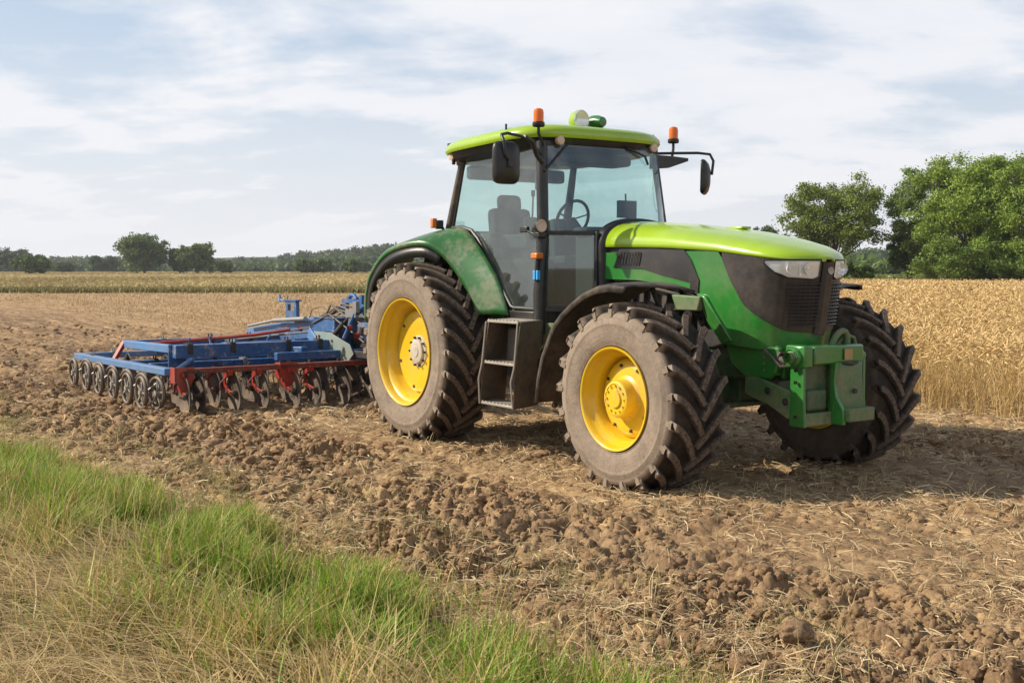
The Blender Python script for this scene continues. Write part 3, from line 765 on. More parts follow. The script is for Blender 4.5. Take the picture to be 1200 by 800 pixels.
# ------------------------------------------------------------------ machine materials
M['green'] = paint('tractor_green', (0.022, 0.175, 0.024), 0.28, dust=0.33, dust_lo=.46, dust_hi=.75, coat=0.45)
M['green_dirty'] = paint('tractor_green_dirty', (0.035, 0.145, 0.032), 0.45, dust=0.8, dust_lo=.40, dust_hi=.66, chips=(.16, .13, .1), low=(.4, 1.0))
M['chassis'] = paint('chassis_green', (0.015, 0.065, 0.018), 0.5, dust=0.45, dust_lo=.42, dust_hi=.68, low=(.3, .8))
M['fender_green'] = paint('fender_green', (0.022, 0.125, 0.025), 0.34, dust=0.75, dust_lo=.47, dust_hi=.68, coat=.2)
M['lime'] = paint('lime_green', (0.31, 0.47, 0.016), 0.25, dust=0.22, dust_lo=.5, dust_hi=.8, coat=0.5)
M['black'] = paint('black_plastic', (0.010, 0.010, 0.011), 0.38, dust=0.16, dust_lo=.42, dust_hi=.78)
M['pane'] = paint('smoked_pane', (0.018, 0.017, 0.018), 0.10, dust=0.22, dust_lo=.42, dust_hi=.78, coat=.5)
M['panel'] = paint('dark_panel', (0.020, 0.018, 0.019), 0.30, dust=0.28, dust_lo=.38, dust_hi=.75)
M['mudguard'] = paint('mudguard_plastic', (0.025, 0.021, 0.019), 0.55, dust=0.6, dust_lo=.42, dust_hi=.66)
M['yellow'] = paint('wheel_yellow', (0.72, 0.46, 0.010), 0.33, dust=0.65, dust_lo=.47, dust_hi=.72, chips=(.30, .19, .06), coat=.25)
M['steel'] = paint('worn_steel', (0.34, 0.33, 0.31), 0.42, dust=0.6, metallic=.7)
M['step'] = paint('step_metal', (0.05, 0.042, 0.034), 0.55, dust=0.75, dust_lo=.33, dust_hi=.62, metallic=.2)
M['step_edge'] = paint('step_edge', (0.42, 0.38, 0.32), 0.4, dust=0.8, dust_lo=.45, dust_hi=.7, metallic=.4)
M['hub_grey'] = paint('hub_grey', (0.55, 0.50, 0.40), 0.5, dust=.7, dust_lo=.4, dust_hi=.7)
M['blue'] = paint('frame_blue', (0.012, 0.095, 0.27), 0.36, dust=0.55, dust_lo=.46, dust_hi=.72, chips=(.30, .12, .05), rust=(.30, .29, .30), coat=.1)
M['blue_pale'] = paint('frame_blue_faded', (0.07, 0.20, 0.42), 0.4, dust=0.6, dust_lo=.42, dust_hi=.7, chips=(.40, .38, .36))
M['dark_red'] = paint('frame_dark_red', (0.17, 0.016, 0.010), 0.45, dust=0.55, dust_lo=.44, dust_hi=.7, chips=(.12, .05, .04))
M['red'] = paint('frame_red', (0.34, 0.024, 0.012), 0.42, dust=0.5, dust_lo=.46, dust_hi=.72, chips=(.16, .06, .04))
M['plate_green'] = paint('weathered_plate', (0.20, 0.27, 0.24), 0.55, dust=.6, dust_lo=.45, dust_hi=.7, rust=(.32, .12, .05))
M['disc'] = paint('disc_steel', (0.07, 0.055, 0.046), 0.45, dust=0.75, dust_lo=.36, dust_hi=.66, metallic=.35)
M['hose'] = paint('hose_rubber', (0.03, 0.027, 0.025), 0.55, dust=.6, dust_lo=.35, dust_hi=.7)
M['seat'] = paint('seat_fabric', (0.022, 0.024, 0.025), 0.85, dust=.1)
M['dark'] = paint('dark_metal', (0.012, 0.012, 0.012), 0.6, dust=.28, dust_lo=.4, dust_hi=.7)
M['grey_tank'] = paint('grey_plastic', (0.16, 0.155, 0.15), 0.55, dust=.7, dust_lo=.4, dust_hi=.7)
def simple(name, col, rough=.4, metallic=0, trans=0, emis=None):
    m, N, L, b, out = new_mat(name); b.inputs['Base Color'].default_value = (*col, 1); b.inputs['Roughness'].default_value = rough
    b.inputs['Metallic'].default_value = metallic; b.inputs['Transmission Weight'].default_value = trans
    return m
M['amber'] = simple('amber_lens', (0.95, 0.22, 0.005), .18, trans=.35)
M['amber_dusty'] = paint('amber_lens_dusty', (0.70, 0.20, 0.03), .25, dust=.6, dust_lo=.4, dust_hi=.7)
M['chrome'] = simple('reflector', (0.88, 0.89, 0.90), .32, metallic=.55)
M['mirror'] = simple('mirror_glass', (0.75, 0.78, 0.8), .03, metallic=1)
M['lens'] = simple('lamp_lens', (0.85, 0.84, 0.80), .12, metallic=.3)
M['lens_worn'] = simple('lamp_lens_beige', (0.62, 0.45, 0.33), .2)
M['tag_blue'] = simple('blue_sticker', (0.05, 0.35, 0.75), .4)
M['decal'] = paint('worn_label', (0.42, 0.25, 0.08), .5, dust=.7, dust_lo=.4, dust_hi=.6)
def glass_mat():
    m, N, L, b, out = new_mat('cab_glass'); N.remove(b)
    t = N.new('ShaderNodeBsdfTransparent'); t.inputs[0].default_value = (.74, .91, .88, 1)
    g = N.new('ShaderNodeBsdfGlossy'); g.inputs['Roughness'].default_value = .02; g.inputs[0].default_value = (.9, .97, .96, 1)
    ge = N.new('ShaderNodeNewGeometry'); dt = N.new('ShaderNodeVectorMath'); dt.operation = 'DOT_PRODUCT'; L.new(ge.outputs['Normal'], dt.inputs[0]); L.new(ge.outputs['Incoming'], dt.inputs[1])
    ab = N.new('ShaderNodeMath'); ab.operation = 'ABSOLUTE'; L.new(dt.outputs['Value'], ab.inputs[0]); om = N.new('ShaderNodeMath'); om.operation = 'SUBTRACT'; om.inputs[0].default_value = 1; L.new(ab.outputs[0], om.inputs[1])
    f = N.new('ShaderNodeMath'); f.operation = 'POWER'; L.new(om.outputs[0], f.inputs[0]); f.inputs[1].default_value = 5
    mm = N.new('ShaderNodeMath'); mm.operation = 'MULTIPLY_ADD'; L.new(f.outputs[0], mm.inputs[0]); mm.inputs[1].default_value = 0.90; mm.inputs[2].default_value = 0.14; mm.use_clamp = True
    s = N.new('ShaderNodeMixShader'); L.new(mm.outputs[0], s.inputs[0]); L.new(t.outputs[0], s.inputs[1]); L.new(g.outputs[0], s.inputs[2])
    # film of dust on the panes
    d = N.new('ShaderNodeBsdfDiffuse'); d.inputs[0].default_value = (.55, .60, .58, 1)
    s2 = N.new('ShaderNodeMixShader'); n = ramp(N, L, noise(N, L, 2.2, 6, .65), .35, .8, (.02, .02, .02, 1), (.13, .13, .13, 1)); L.new(n, s2.inputs[0])
    L.new(s.outputs[0], s2.inputs[1]); L.new(d.outputs[0], s2.inputs[2]); L.new(s2.outputs[0], out.inputs[0])
    return m
M['glass'] = glass_mat()
def clear_lens():
    m, N, L, b, out = new_mat('headlight_lens'); N.remove(b)
    t = N.new('ShaderNodeBsdfTransparent'); t.inputs[0].default_value = (.93, .95, .95, 1)
    g = N.new('ShaderNodeBsdfGlossy'); g.inputs['Roughness'].default_value = .04
    ge = N.new('ShaderNodeNewGeometry'); dt = N.new('ShaderNodeVectorMath'); dt.operation = 'DOT_PRODUCT'; L.new(ge.outputs['Normal'], dt.inputs[0]); L.new(ge.outputs['Incoming'], dt.inputs[1])
    ab = N.new('ShaderNodeMath'); ab.operation = 'ABSOLUTE'; L.new(dt.outputs['Value'], ab.inputs[0]); om = N.new('ShaderNodeMath'); om.operation = 'SUBTRACT'; om.inputs[0].default_value = 1; L.new(ab.outputs[0], om.inputs[1])
    f = N.new('ShaderNodeMath'); f.operation = 'POWER'; L.new(om.outputs[0], f.inputs[0]); f.inputs[1].default_value = 5
    f2 = N.new('ShaderNodeMath'); f2.operation = 'MULTIPLY_ADD'; f2.inputs[1].default_value = .92; f2.inputs[2].default_value = .08; L.new(f.outputs[0], f2.inputs[0]); f = f2
    s = N.new('ShaderNodeMixShader'); L.new(f.outputs[0], s.inputs[0]); L.new(t.outputs[0], s.inputs[1]); L.new(g.outputs[0], s.inputs[2]); L.new(s.outputs[0], out.inputs[0])
    return m
M['clear'] = clear_lens()
def rubber(name, W, R, rim, outer):
    """Tyre rubber: dried mud-dust on the sidewalls and lug edges, darker between the lugs."""
    m, N, L, b, out = new_mat(name)
    tc = N.new('ShaderNodeTexCoord'); sp = N.new('ShaderNodeSeparateXYZ'); L.new(tc.outputs['Object'], sp.inputs[0])
    def mt(op, a, c=None, cl=False):
        n = N.new('ShaderNodeMath'); n.operation = op; n.use_clamp = cl
        for i, q in enumerate((a, c)):
            if q is None: continue
            if isinstance(q, (int, float)): n.inputs[i].default_value = q
            else: L.new(q, n.inputs[i])
        return n.outputs[0]
    ay = mt('ABSOLUTE', sp.outputs[1])
    rad = mt('SQRT', mt('ADD', mt('MULTIPLY', sp.outputs[0], sp.outputs[0]), mt('MULTIPLY', sp.outputs[2], sp.outputs[2])))
    side = N.new('ShaderNodeMapRange'); side.interpolation_type = 'SMOOTHSTEP'; L.new(ay, side.inputs[0]); side.inputs[1].default_value = W * .40; side.inputs[2].default_value = W * .475
    top = N.new('ShaderNodeMapRange'); L.new(rad, top.inputs[0]); top.inputs[1].default_value = R - .035; top.inputs[2].default_value = R - .004
    n1 = noise(N, L, 7, 8, .7); n2 = noise(N, L, 40, 6, .75); n3 = noise(N, L, 2.2, 5, .6)
    c = mix(N, L, ramp(N, L, n1, .35, .68), (.020, .017, .015), (.065, .048, .035))
    c = mix(N, L, mt('MULTIPLY', top.outputs[0], ramp(N, L, n2, .35, .65)), c, (.21, .155, .112))
    sd_ = mix(N, L, ramp(N, L, n1, .3, .7), (.165, .125, .095), (.30, .235, .175))
    sd_ = mix(N, L, mt('MULTIPLY', ramp(N, L, n2, .45, .7), .6), sd_, (.36, .285, .21))
    sd_ = mix(N, L, mt('MULTIPLY', ramp(N, L, n3, .5, .75), .5), sd_, (.105, .09, .08))
    # shade of the inner wall put into the colour: dust tone cut back there
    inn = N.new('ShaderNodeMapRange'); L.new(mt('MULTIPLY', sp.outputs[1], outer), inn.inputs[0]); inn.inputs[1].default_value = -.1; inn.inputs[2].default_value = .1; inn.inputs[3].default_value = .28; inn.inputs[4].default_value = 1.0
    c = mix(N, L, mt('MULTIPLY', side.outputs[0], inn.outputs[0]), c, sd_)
    L.new(c, b.inputs['Base Color']); b.inputs['Roughness'].default_value = .88; b.inputs['Specular IOR Level'].default_value = .25
    w = N.new('ShaderNodeMath'); w.operation = 'SINE'; L.new(mt('MULTIPLY', rad, 210), w.inputs[0])
    h = mt('ADD', mt('MULTIPLY', w.outputs[0], mt('MULTIPLY', side.outputs[0], .06)), n2)
    bump(N, L, b, h, .45, .008)
    return m

def wheel(parent, side, cx, cy, cz, R, W, rim_r, n_lug, kind, rot=0.0):
    """side -1: right-hand wheel (outer face towards -y), +1: left-hand wheel."""
    w = empty('wheel', (cx, cy, cz), 0, parent)
    lug = .064 if kind == 'rear' else .062
    Rc = R - lug; hw = W / 2
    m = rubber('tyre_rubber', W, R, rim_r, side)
    t = MB(); H = Rc - rim_r
    half = [(rim_r - .012, hw * .80), (rim_r + .004, hw * .90), (rim_r + .02, hw * .955), (rim_r + .024, hw * .94), (rim_r + .034, hw * .965), (rim_r + H * .30, hw * 1.0), (rim_r + H * .50, hw * 1.015), (rim_r + H * .60, hw * 1.012), (rim_r + H * .62, hw * 1.022), (rim_r + H * .66, hw * 1.02), (rim_r + H * .68, hw * 1.005),
            (rim_r + H * .80, hw * .985), (rim_r + H * .90, hw * .95), (Rc - .012, hw * .86), (Rc, hw * .70), (Rc + .008, hw * .35), (Rc + .01, 0)]
    prof = [(r, -y) for r, y in half] + [(r, y) for r, y in half[:-1][::-1]]
    t.lathe(prof, n=96)
    sweep = .40 if kind == 'front' else .36
    for sgn in (-1, 1):
        for i in range(n_lug):
            a0 = 2 * math.pi * (i + (.5 if sgn > 0 else 0)) / n_lug + rot
            K = 9; rings = []
            def at(u):
                y = sgn * hw * (-.03 + .99 * u); a = a0 - sweep * max(0.0, 1 - u) ** 1.45
                return y, a
            for k in range(K):
                u = k / (K - 1); y, a = at(u)
                y2, a2 = at(min(1.02, u + .02)); y1, a1 = at(max(-.02, u - .02))
                dy = y2 - y1; da = (a2 - a1) * R; l = math.hypot(dy, da); ny, na = -da / l, dy / l          # across the lug, in (y, arc)
                base_r = Rc + .004 - .012 * max(0, (abs(y) / hw - .68) / .32) ** 2 * 2
                top_r = R - .014 * (abs(y) / hw) ** 3
                wt = .020 + .005 * u; wb = wt + .014
                q = []
                for ww, r in ((-wb, base_r - .012), (-wt, top_r), (wt, top_r), (wb, base_r - .012)):
                    yy = y + ny * ww * sgn * sgn; aa = a + na * ww / R
                    q.append((r * math.cos(aa), max(-hw * 1.0, min(hw * 1.0, yy)), r * math.sin(aa)))
                rings.append(q)
            # wraps over the shoulder and dies out on the sidewall
            for fr, rr_, yo, hh in ((1, R - .052, 1.012, .0), (2, R - .115, 1.004, .0)):
                q = []
                wt = .024 if fr == 1 else .017
                for ww, inn in ((-wt - .006, -.05), (-wt, 0), (wt, 0), (wt + .006, -.05)):
                    q.append((rr_ * math.cos(a0 + ww / R), sgn * hw * (yo + inn * (1 if fr == 1 else .7)), rr_ * math.sin(a0 + ww / R)))
                rings.append(q)
            t.loft(rings, closed=True, cap=True)
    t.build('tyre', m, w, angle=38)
    s = side; r = rim_r
    b = MB()
    if kind == 'front':
        bar = [(r - .012, .80), (r + .004, .965), (r + .002, .985), (r - .008, .985), (r - .017, .96), (r - .027, .84), (r - .034, .72), (r - .062, .66), (r - .070, .5), (r - .082, .26)]
        pr = [(q, -y * hw) for q, y in bar]
        pr += [(.302, -.095), (.285, -.115), (.235, -.125), (.15, -.128)]
        b.lathe([(q, -s * y if s > 0 else y) for q, y in pr] if s > 0 else pr, n=72)
    else:
        bar = [(r - .012, .80), (r + .004, .965), (r + .002, .985), (r - .008, .985), (r - .018, .96), (r - .03, .86), (r - .036, .74), (r - .066, .68), (r - .078, .5), (r - .095, .3), (r - .11, .22)]
        pr = [(q, -y * hw) for q, y in bar]
        pr += [(.418, -.075), (.41, -.10), (.38, -.108), (.22, -.085), (.15, -.09)]
        b.lathe([(q, -y) for q, y in pr] if s > 0 else pr, n=72)
    # inner half of the barrel
    back = [(r - (.082 if kind == 'front' else .11), .0), (r - .07, .5), (r - .03, .8), (r - .008, .985), (r + .004, .965), (r - .012, .80)]
    b.lathe([(q, (y * hw) * (1 if s < 0 else -1)) for q, y in back], n=64)
    b.build('rim', M['yellow'], w, angle=50)
    h = MB(); o = -1 if s < 0 else 1
    if kind == 'front':
        h.lathe([(.20, o * .118), (.165, o * .132), (.150, o * .145), (.146, o * .215), (.138, o * .232), (.120, o * .238), (.116, o * .232), (.07, o * .232), (.066, o * .246), (.0, o * .248)], n=48)
        for k in range(12):
            a = 2 * math.pi * k / 12; h.lathe([(.0085, o * .236), (.0085, o * .246), (0, o * .246)], c=(.104 * math.cos(a), 0, .104 * math.sin(a)), n=6)
        h.build('hub', M['yellow'], w, angle=40)
        hb = MB()
        for k in range(8):
            a = 2 * math.pi * (k + .3) / 8; hb.lathe([(.014, o * .120), (.014, o * .134), (0, o * .134)], c=(.258 * math.cos(a), 0, .258 * math.sin(a)), n=6)
        hb.build('wheel_bolts', M['dark'], w)
    else:
        h.lathe([(.165, o * .088), (.155, o * .100), (.125, o * .104), (.118, o * .124), (.105, o * .130), (.060, o * .130), (.054, o * .137), (.0, o * .138)], n=40)
        h.build('hub', M['hub_grey'], w, angle=40)
        hb = MB()
        for k in range(10):
            a = 2 * math.pi * k / 10; hb.lathe([(.013, o * .095), (.013, o * .125), (0, o * .125)], c=(.145 * math.cos(a), 0, .145 * math.sin(a)), n=6)
        for k in range(6):
            a = 2 * math.pi * (k + .3) / 6; hb.lathe([(.018, o * .104), (.018, o * .112), (0, o * .112)], c=(.372 * math.cos(a), 0, .372 * math.sin(a)), n=10)
        hb.build('wheel_bolts', M['dark'], w)
    return w

# ------------------------------------------------------------------ the tractor
def interp(x, xs, ys): return float(np.interp(x, xs, ys))
def build_tractor():
    T = empty('tractor', (TO[0], TO[1], 0), -PHI)
    tag(T, 'green farm tractor with lime roof and hood and yellow wheel rims, standing on the field', 'tractor')
    FY = 1.135
    for sd_ in (-1, 1):
        wheel(T, sd_, 3.36, sd_ * FY, .712, .748, .541, .40, 21, 'front', rot=.11 if sd_ < 0 else .02)
        wheel(T, sd_, 0, sd_ * 1.11, .872, .908, .57, .54, 26, 'rear', rot=.05)
    # ---- chassis and drive line
    c = MB(); c.box((1.7, 0, .98), (3.9, .52, .34)); c.box((-.1, 0, .86), (.9, .62, .55)); c.box((3.55, 0, .98), (.80, .60, .30)); c.box((2.6, 0, .80), (1.2, .42, .22))
    c.build('chassis', M['chassis'], T, bevel=.02)
    c = MB(); c.tube([(3.36, -1.05, .69), (3.36, -.72, .70), (3.36, -.3, .70), (3.36, .3, .70), (3.36, .72, .70), (3.36, 1.05, .69)], [.16, .15, .10, .10, .15, .16], 18); c.box((3.36, 0, .74), (.40, .46, .28)); c.tube([(3.60, -.75, .62), (3.60, .75, .62)], .022); c.build('front_axle', M['chassis'], T, bevel=.01)
    c = MB(); c.tube([(0, -1.05, .86), (0, -.6, .86), (0, -.35, .86), (0, .35, .86), (0, .6, .86), (0, 1.05, .86)], [.16, .18, .26, .26, .18, .16], 18); c.build('rear_axle', M['chassis'], T)
    c = MB(); c.box((2.75, 0, 1.38), (1.45, .66, .62))
    for k in range(9): c.box((2.2 + k * .15, -.345, 1.35 + .05 * (k % 3)), (.06, .06, .34 - .05 * (k % 2)))
    c.tube([(2.15, -.37, 1.60), (2.5, -.40, 1.66), (2.9, -.40, 1.62), (3.2, -.38, 1.48)], .022); c.tube([(2.2, -.38, 1.50), (2.6, -.41, 1.56), (3.0, -.40, 1.50), (3.25, -.38, 1.30)], .016)
    c.tube([(2.3, -.36, 1.25), (2.7, -.42, 1.30), (3.1, -.39, 1.25)], .03); c.lathe([(.07, -.06), (.07, .06), (0, .06)], c=(2.95, -.37, 1.42), n=16)
    c.build('engine', M['dark'], T, bevel=.008)
    # ---- hood
    PX = [2.05, 3.0, 3.53, 3.80, 3.99, 4.10, 4.175, 4.225, 4.245]; PY = [.43, .45, .45, .44, .405, .34, .235, .11, 0.0]
    def zs(x): return interp(x, [2.0, 2.9, 3.5, 4.0, 4.15, 4.25], [1.91, 1.89, 1.855, 1.80, 1.778, 1.768])
    def zc(x): return interp(x, [2.05, 2.5, 2.93, 3.44, 3.8, 4.0, 4.12, 4.2, 4.28], [2.15, 2.125, 2.09, 2.03, 1.965, 1.915, 1.875, 1.84, 1.79])
    hood = MB(); rings = []
    xs = list(np.linspace(2.05, 3.5, 12)) + list(np.linspace(3.6, 4.0, 7)) + [4.06, 4.11, 4.155, 4.195, 4.225, 4.25, 4.268]
    for x in xs:
        xx = min(x, 4.245) if x < 4.25 else x
        hwid = interp(x - .02, PX, PY) if x < 4.26 else .03
        if x >= 4.25: hwid = max(.03, math.sqrt(max(0, (4.272 - x) / .03)) * .10)
        hwid += .006; a, b = zs(x), max(zc(x), zs(x) + .02); ring = []
        for k in range(29):
            t = math.pi * k / 28; cc, ss = math.cos(t), math.sin(t); n = 2.35
            ring.append((x, -hwid * (abs(cc) ** (2 / n)) * (1 if cc > 0 else -1), a + (b - a) * abs(ss) ** (2 / n)))
        rings.append(ring)
    hood.loft(rings)
    hood.build('hood', M['lime'], T, solid=.022, off=-1, angle=60)
    hb = MB(); hb.box((3.27, .02, zc(3.27) + .004), (.20, .11, .022)); hb.build('hood_latch', M['lime'], T, bevel=.008)
    # skin under the seam: columns that follow the plan outline
    def column(x, y, sgn, zt, zb_, n=6):
        pts = []
        for k in range(n):
            z = zt + (zb_ - zt) * k / (n - 1); q = max(0, (zs(x) - z)) / .65
            lean = .10 * q * sstep(3.6, 4.1, np.array(x)).item(); tuck = 1 - .10 * max(0, q - .75) * 2
            pts.append((x - lean, sgn * y * tuck, z))
        return pts
    def plan(s):            # s from 0 (rear) to 1 (centre of the nose), by arc length
        P = [(PX[i], PY[i]) for i in range(len(PX))]; L = [0]
        for i in range(1, len(P)): L.append(L[-1] + math.dist(P[i], P[i - 1]))
        d = s * L[-1]; return interp(d, L, PX), interp(d, L, PY)
    SS = list(np.linspace(0, .60, 14)) + list(np.linspace(.62, 1.0, 26))
    def zbk(x, y):          # lower edge of the black mask
        return interp(x + (.41 - y) * .35, [3.52, 3.58, 3.65, 3.81, 3.95, 4.06, 4.2, 4.5], [1.858, 1.74, 1.61, 1.43, 1.355, 1.31, 1.235, 1.20])
    def zlow(x): return interp(x, [2.05, 2.5, 2.95, 3.22, 3.34, 3.42, 3.52, 4.0, 4.3], [1.62, 1.615, 1.58, 1.53, 1.48, 1.28, 1.12, 1.09, 1.08])
    for sgn in (-1, 1):
        g = MB(); rings = []
        for s in SS:
            x, y = plan(s); rings.append(column(x, y, sgn, min(zs(x) - .004, zbk(x, y)), zlow(x), 7))
        g.loft(rings); g.build('hood_side', M['green'], T, angle=50)
        k = MB(); rings = []
        for s in SS:
            x, y = plan(s)
            if x < 3.53: continue
            r_ = column(x, y, sgn, zs(x) - .004, zbk(x, y) + .003, 7); rings.append([(p[0] + .006 * (x > 4.0), p[1] + sgn * .008, p[2]) for p in r_])
        k.loft(rings); k.build('grille_surround', M['panel'], T, angle=50)
    for sgn in (-1, 1):
        k = MB(); k.loft([[(x, sgn * (interp(x, PX, PY) - .03), zs(x) - .06), (x, sgn * (interp(x, PX, PY) - .035), zs(x) + .05)] for x in np.linspace(2.03, 3.9, 12)]); k.build('hood_seal', M['black'], T)
    # window and vents in the hood side
    for sgn in (-1, 1):
        vt = MB(); poly = [(2.19, 1.725), (2.235, 1.80), (2.27, 1.885), (2.7, 1.883), (3.13, 1.868), (3.21, 1.79), (3.31, 1.62), (3.30, 1.515), (3.20, 1.525), (3.21, 1.60), (2.83, 1.665), (2.6, 1.715)]
        vt.prism([(x, sgn * (interp(x, PX, PY) + .002), z) for x, z in poly], (0, sgn * .008, 0)); vt.build('side_window', M['pane'], T)
        sl = MB()
        for i in range(7): sl.beam((2.30 + i * .04, sgn * .462, 1.74), (2.335 + i * .04, sgn * .462, 1.86), .006, .012)
        for i in range(0): sl.beam((2.72 + i * .045, sgn * .462, 1.70 - i * .008), (2.74 + i * .045, sgn * .462, 1.85), .006, .006)
        sl.build('vent', M['black'], T)
    # grille with slats, headlights, badge
    gr = MB()
    def nose(y, z, out=.0):
        ay = min(abs(y), .4499); sg = 1 if y >= 0 else -1
        fx = lambda q: interp(-q, [-p for p in PY[2:]], [p if i else 3.52 for i, p in enumerate(PX[2:])])
        x = fx(ay); e = .012; dx = fx(min(.449, ay + e)) - fx(max(0, ay - e)); dy = min(.449, ay + e) - max(0, ay - e)
        l = math.hypot(dx, dy); nx, ny = dy / l, -dx / l
        q = max(0, zs(x) - z) / .65; lean = .10 * q * sstep(3.6, 4.1, np.array(x)).item()
        o = out + .010
        return (x - lean + nx * o, sg * (ay + ny * o), z)
    for sgn in (-1, 1):
        for i in range(13):
            z = 1.60 - i * .027; pts = [nose(sgn * y, z, .012) for y in np.linspace(.05, .30 - .004 * i, 7)]
            gr.tube(pts, .0065, 5)
        for y in np.linspace(.06, .29, 7): gr.tube([nose(sgn * y, z, .008) for z in (1.61, 1.5, 1.38, 1.27)], .004, 4)
    gr.build('grille', M['black'], T)
    rb = MB(); rings = []
    for z in np.linspace(1.765, 1.20, 8): rings.append([nose(0, z, .0)[:1] + (-.055, z), (nose(0, z, .03)[0], -.035, z), (nose(0, z, .03)[0], .035, z), (nose(0, z)[0], .055, z)])
    rb.loft(rings); rb.build('grille_rib', M['panel'], T, bevel=.006)
    bd = MB(); xb = nose(0, 1.70, .034)[0]; bd.lathe([(.032, 0), (.030, .006), (.024, .004), (.0, .004)], c=(xb, 0, 1.70), axis='x', n=24); bd.build('badge', M['steel'], T)
    for sgn in (-1, 1):
        ys = list(np.linspace(.075, .405, 16))
        def hz(y, top): return (1.782 - .0 * y if top else interp(y, [.07, .12, .30, .37, .405], [1.655, 1.632, 1.645, 1.69, 1.755]))
        hl = MB(); hl.loft([[nose(sgn * y, hz(y, True) - .008 - (hz(y, True) - hz(y, False) - .01) * k / 5, .006) for k in range(6)] for y in ys])
        h0 = hl.build('headlight', M['chrome'], T, smooth=True)
        le = MB(); le.loft([[nose(sgn * y, hz(y, True) - .008 - (hz(y, True) - hz(y, False) - .01) * k / 5, .022 - .010 * abs(k - 2.5) / 2.5) for k in range(6)] for y in ys]); le.build('lens', M['clear'], h0)
        fr = MB(); loop = [nose(sgn * y, hz(y, True), .012) for y in ys] + [nose(sgn * y, hz(y, False), .012) for y in ys[::-1]]
        fr.tube(loop + [loop[0]], .007, 6); fr.build('bezel', M['black'], h0)
        bw = MB()
        for yy, rr_ in ((.17, .050), (.29, .046)):
            p = nose(sgn * yy, 1.715, .008); bw.lathe([(rr_, .012), (rr_ * .8, -.004), (rr_ * .35, -.012), (rr_ * .3, .004), (0, .006)], c=p, axis='x', n=20)
        bw.box(nose(sgn * .23, 1.71, .012), (.012, .02, .10)); bw.build('reflector', M['lens'], h0)
    # ---- lower front
    for sgn in (-1, 1):
        g = MB(); g.prism([(3.52, sgn * .36, 1.12), (4.08, sgn * .34, 1.11), (4.05, sgn * .34, .92), (3.98, sgn * .34, .86), (3.72, sgn * .35, .86), (3.58, sgn * .36, .95)], (0, -sgn * .05, 0)); g.build('bolster_cover', M['green'], T, bevel=.015)
        g = MB(); g.prism([(3.28, sgn * .47, 1.52), (3.40, sgn * .49, 1.50), (3.60, sgn * .48, 1.25), (3.66, sgn * .44, 1.14), (3.52, sgn * .40, 1.10), (3.36, sgn * .42, 1.28)], (0, -sgn * .10, 0)); g.build('cheek_bracket', M['green'], T, bevel=.02)
        g = MB(); g.prism([(3.02, sgn * .50, 1.50), (3.37, sgn * .50, 1.49), (3.34, sgn * .50, 1.37), (3.08, sgn * .50, 1.37)], (0, -sgn * .06, 0))
        g.build('side_cover', M['green_dirty'], T, bevel=.012)
    g = MB(); g.box((3.86, 0, 1.0), (.36, .66, .22)); g.box((4.02, 0, .98), (.06, .50, .24)); g.build('front_bolster', M['green'], T, bevel=.02)
    bl = MB()
    for z in (1.08, 1.03, .98, .93): bl.lathe([(.012, -.012), (.012, 0), (0, -.012)], c=(3.95, -.362, z), n=6)
    bl.build('bolts', M['steel'], T)
    # ---- front linkage
    hx = 4.262
    hg = MB()
    for sgn in (-1, 1):                                                   # side rails running back under the nose
        hg.prism([(3.72, sgn * .34, .90), (4.02, sgn * .35, .83), (4.30, sgn * .35, .76), (4.30, sgn * .35, .60), (4.18, sgn * .35, .57), (3.98, sgn * .35, .66), (3.72, sgn * .34, .72)], (0, -sgn * .035, 0))
    hg.build('linkage_rail', M['green_dirty'], T, bevel=.008)
    hg = MB()
    for sgn in (-1, 1):                                                   # upright plates
        hg.prism([(hx - .055, sgn * .355, 1.06), (hx + .075, sgn * .355, 1.06), (hx + .080, sgn * .355, .70), (hx + .095, sgn * .355, .52), (hx - .06, sgn * .355, .52)], (0, -sgn * .03, 0))
    hg.build('linkage_upright', M['green'], T, bevel=.008)
    hg = MB(); hg.tube([(hx + .01, -.42, 1.05), (hx + .01, .335, 1.05)], .072, 22); hg.box((hx + .03, .015, 1.06), (.15, .56, .14)); hg.box((hx + .01, -.33, 1.055), (.19, .10, .17)); hg.build('linkage_crossbeam', M['green'], T, bevel=.015)
    hg = MB(); hg.lathe([(.045, -.05), (.045, -.012), (.052, -.012), (.052, 0)], c=(hx + .01, -.418, 1.05), n=6); hg.lathe([(.062, -.006), (.062, .01)], c=(hx + .01, -.42, 1.05), n=24)
    hg.tube([(hx + .04, .33, 1.04), (hx + .04, .37, 1.04)], .03, 10); hg.build('linkage_pin', M['green_dirty'], T, bevel=.004)
    hg = MB()                                                             # tapered face plate
    hg.loft([[(hx + .10, -.02 - .03 * k / 4, 1.0 - .36 * k / 4), (hx + .115 + .03 * k / 4, .0, 1.0 - .36 * k / 4), (hx + .115 + .03 * k / 4, .24, 1.0 - .36 * k / 4), (hx + .10, .27, 1.0 - .36 * k / 4)] for k in range(5)])
    hg.build('linkage_face_plate', M['green_dirty'], T, solid=.02, bevel=.004)
    hg = MB(); hg.box((hx - .02, .0, .84), (.10, .62, .34)); hg.box((hx + .04, .12, .84), (.10, .34, .42)); hg.box((hx + .02, -.20, .72), (.12, .22, .16)); hg.build('linkage_casting', M['chassis'], T, bevel=.02)
    hg = MB(); hg.box((hx + .155, .125, .605), (.17, .29, .10)); hg.build('linkage_step', M['green_dirty'], T, bevel=.008)
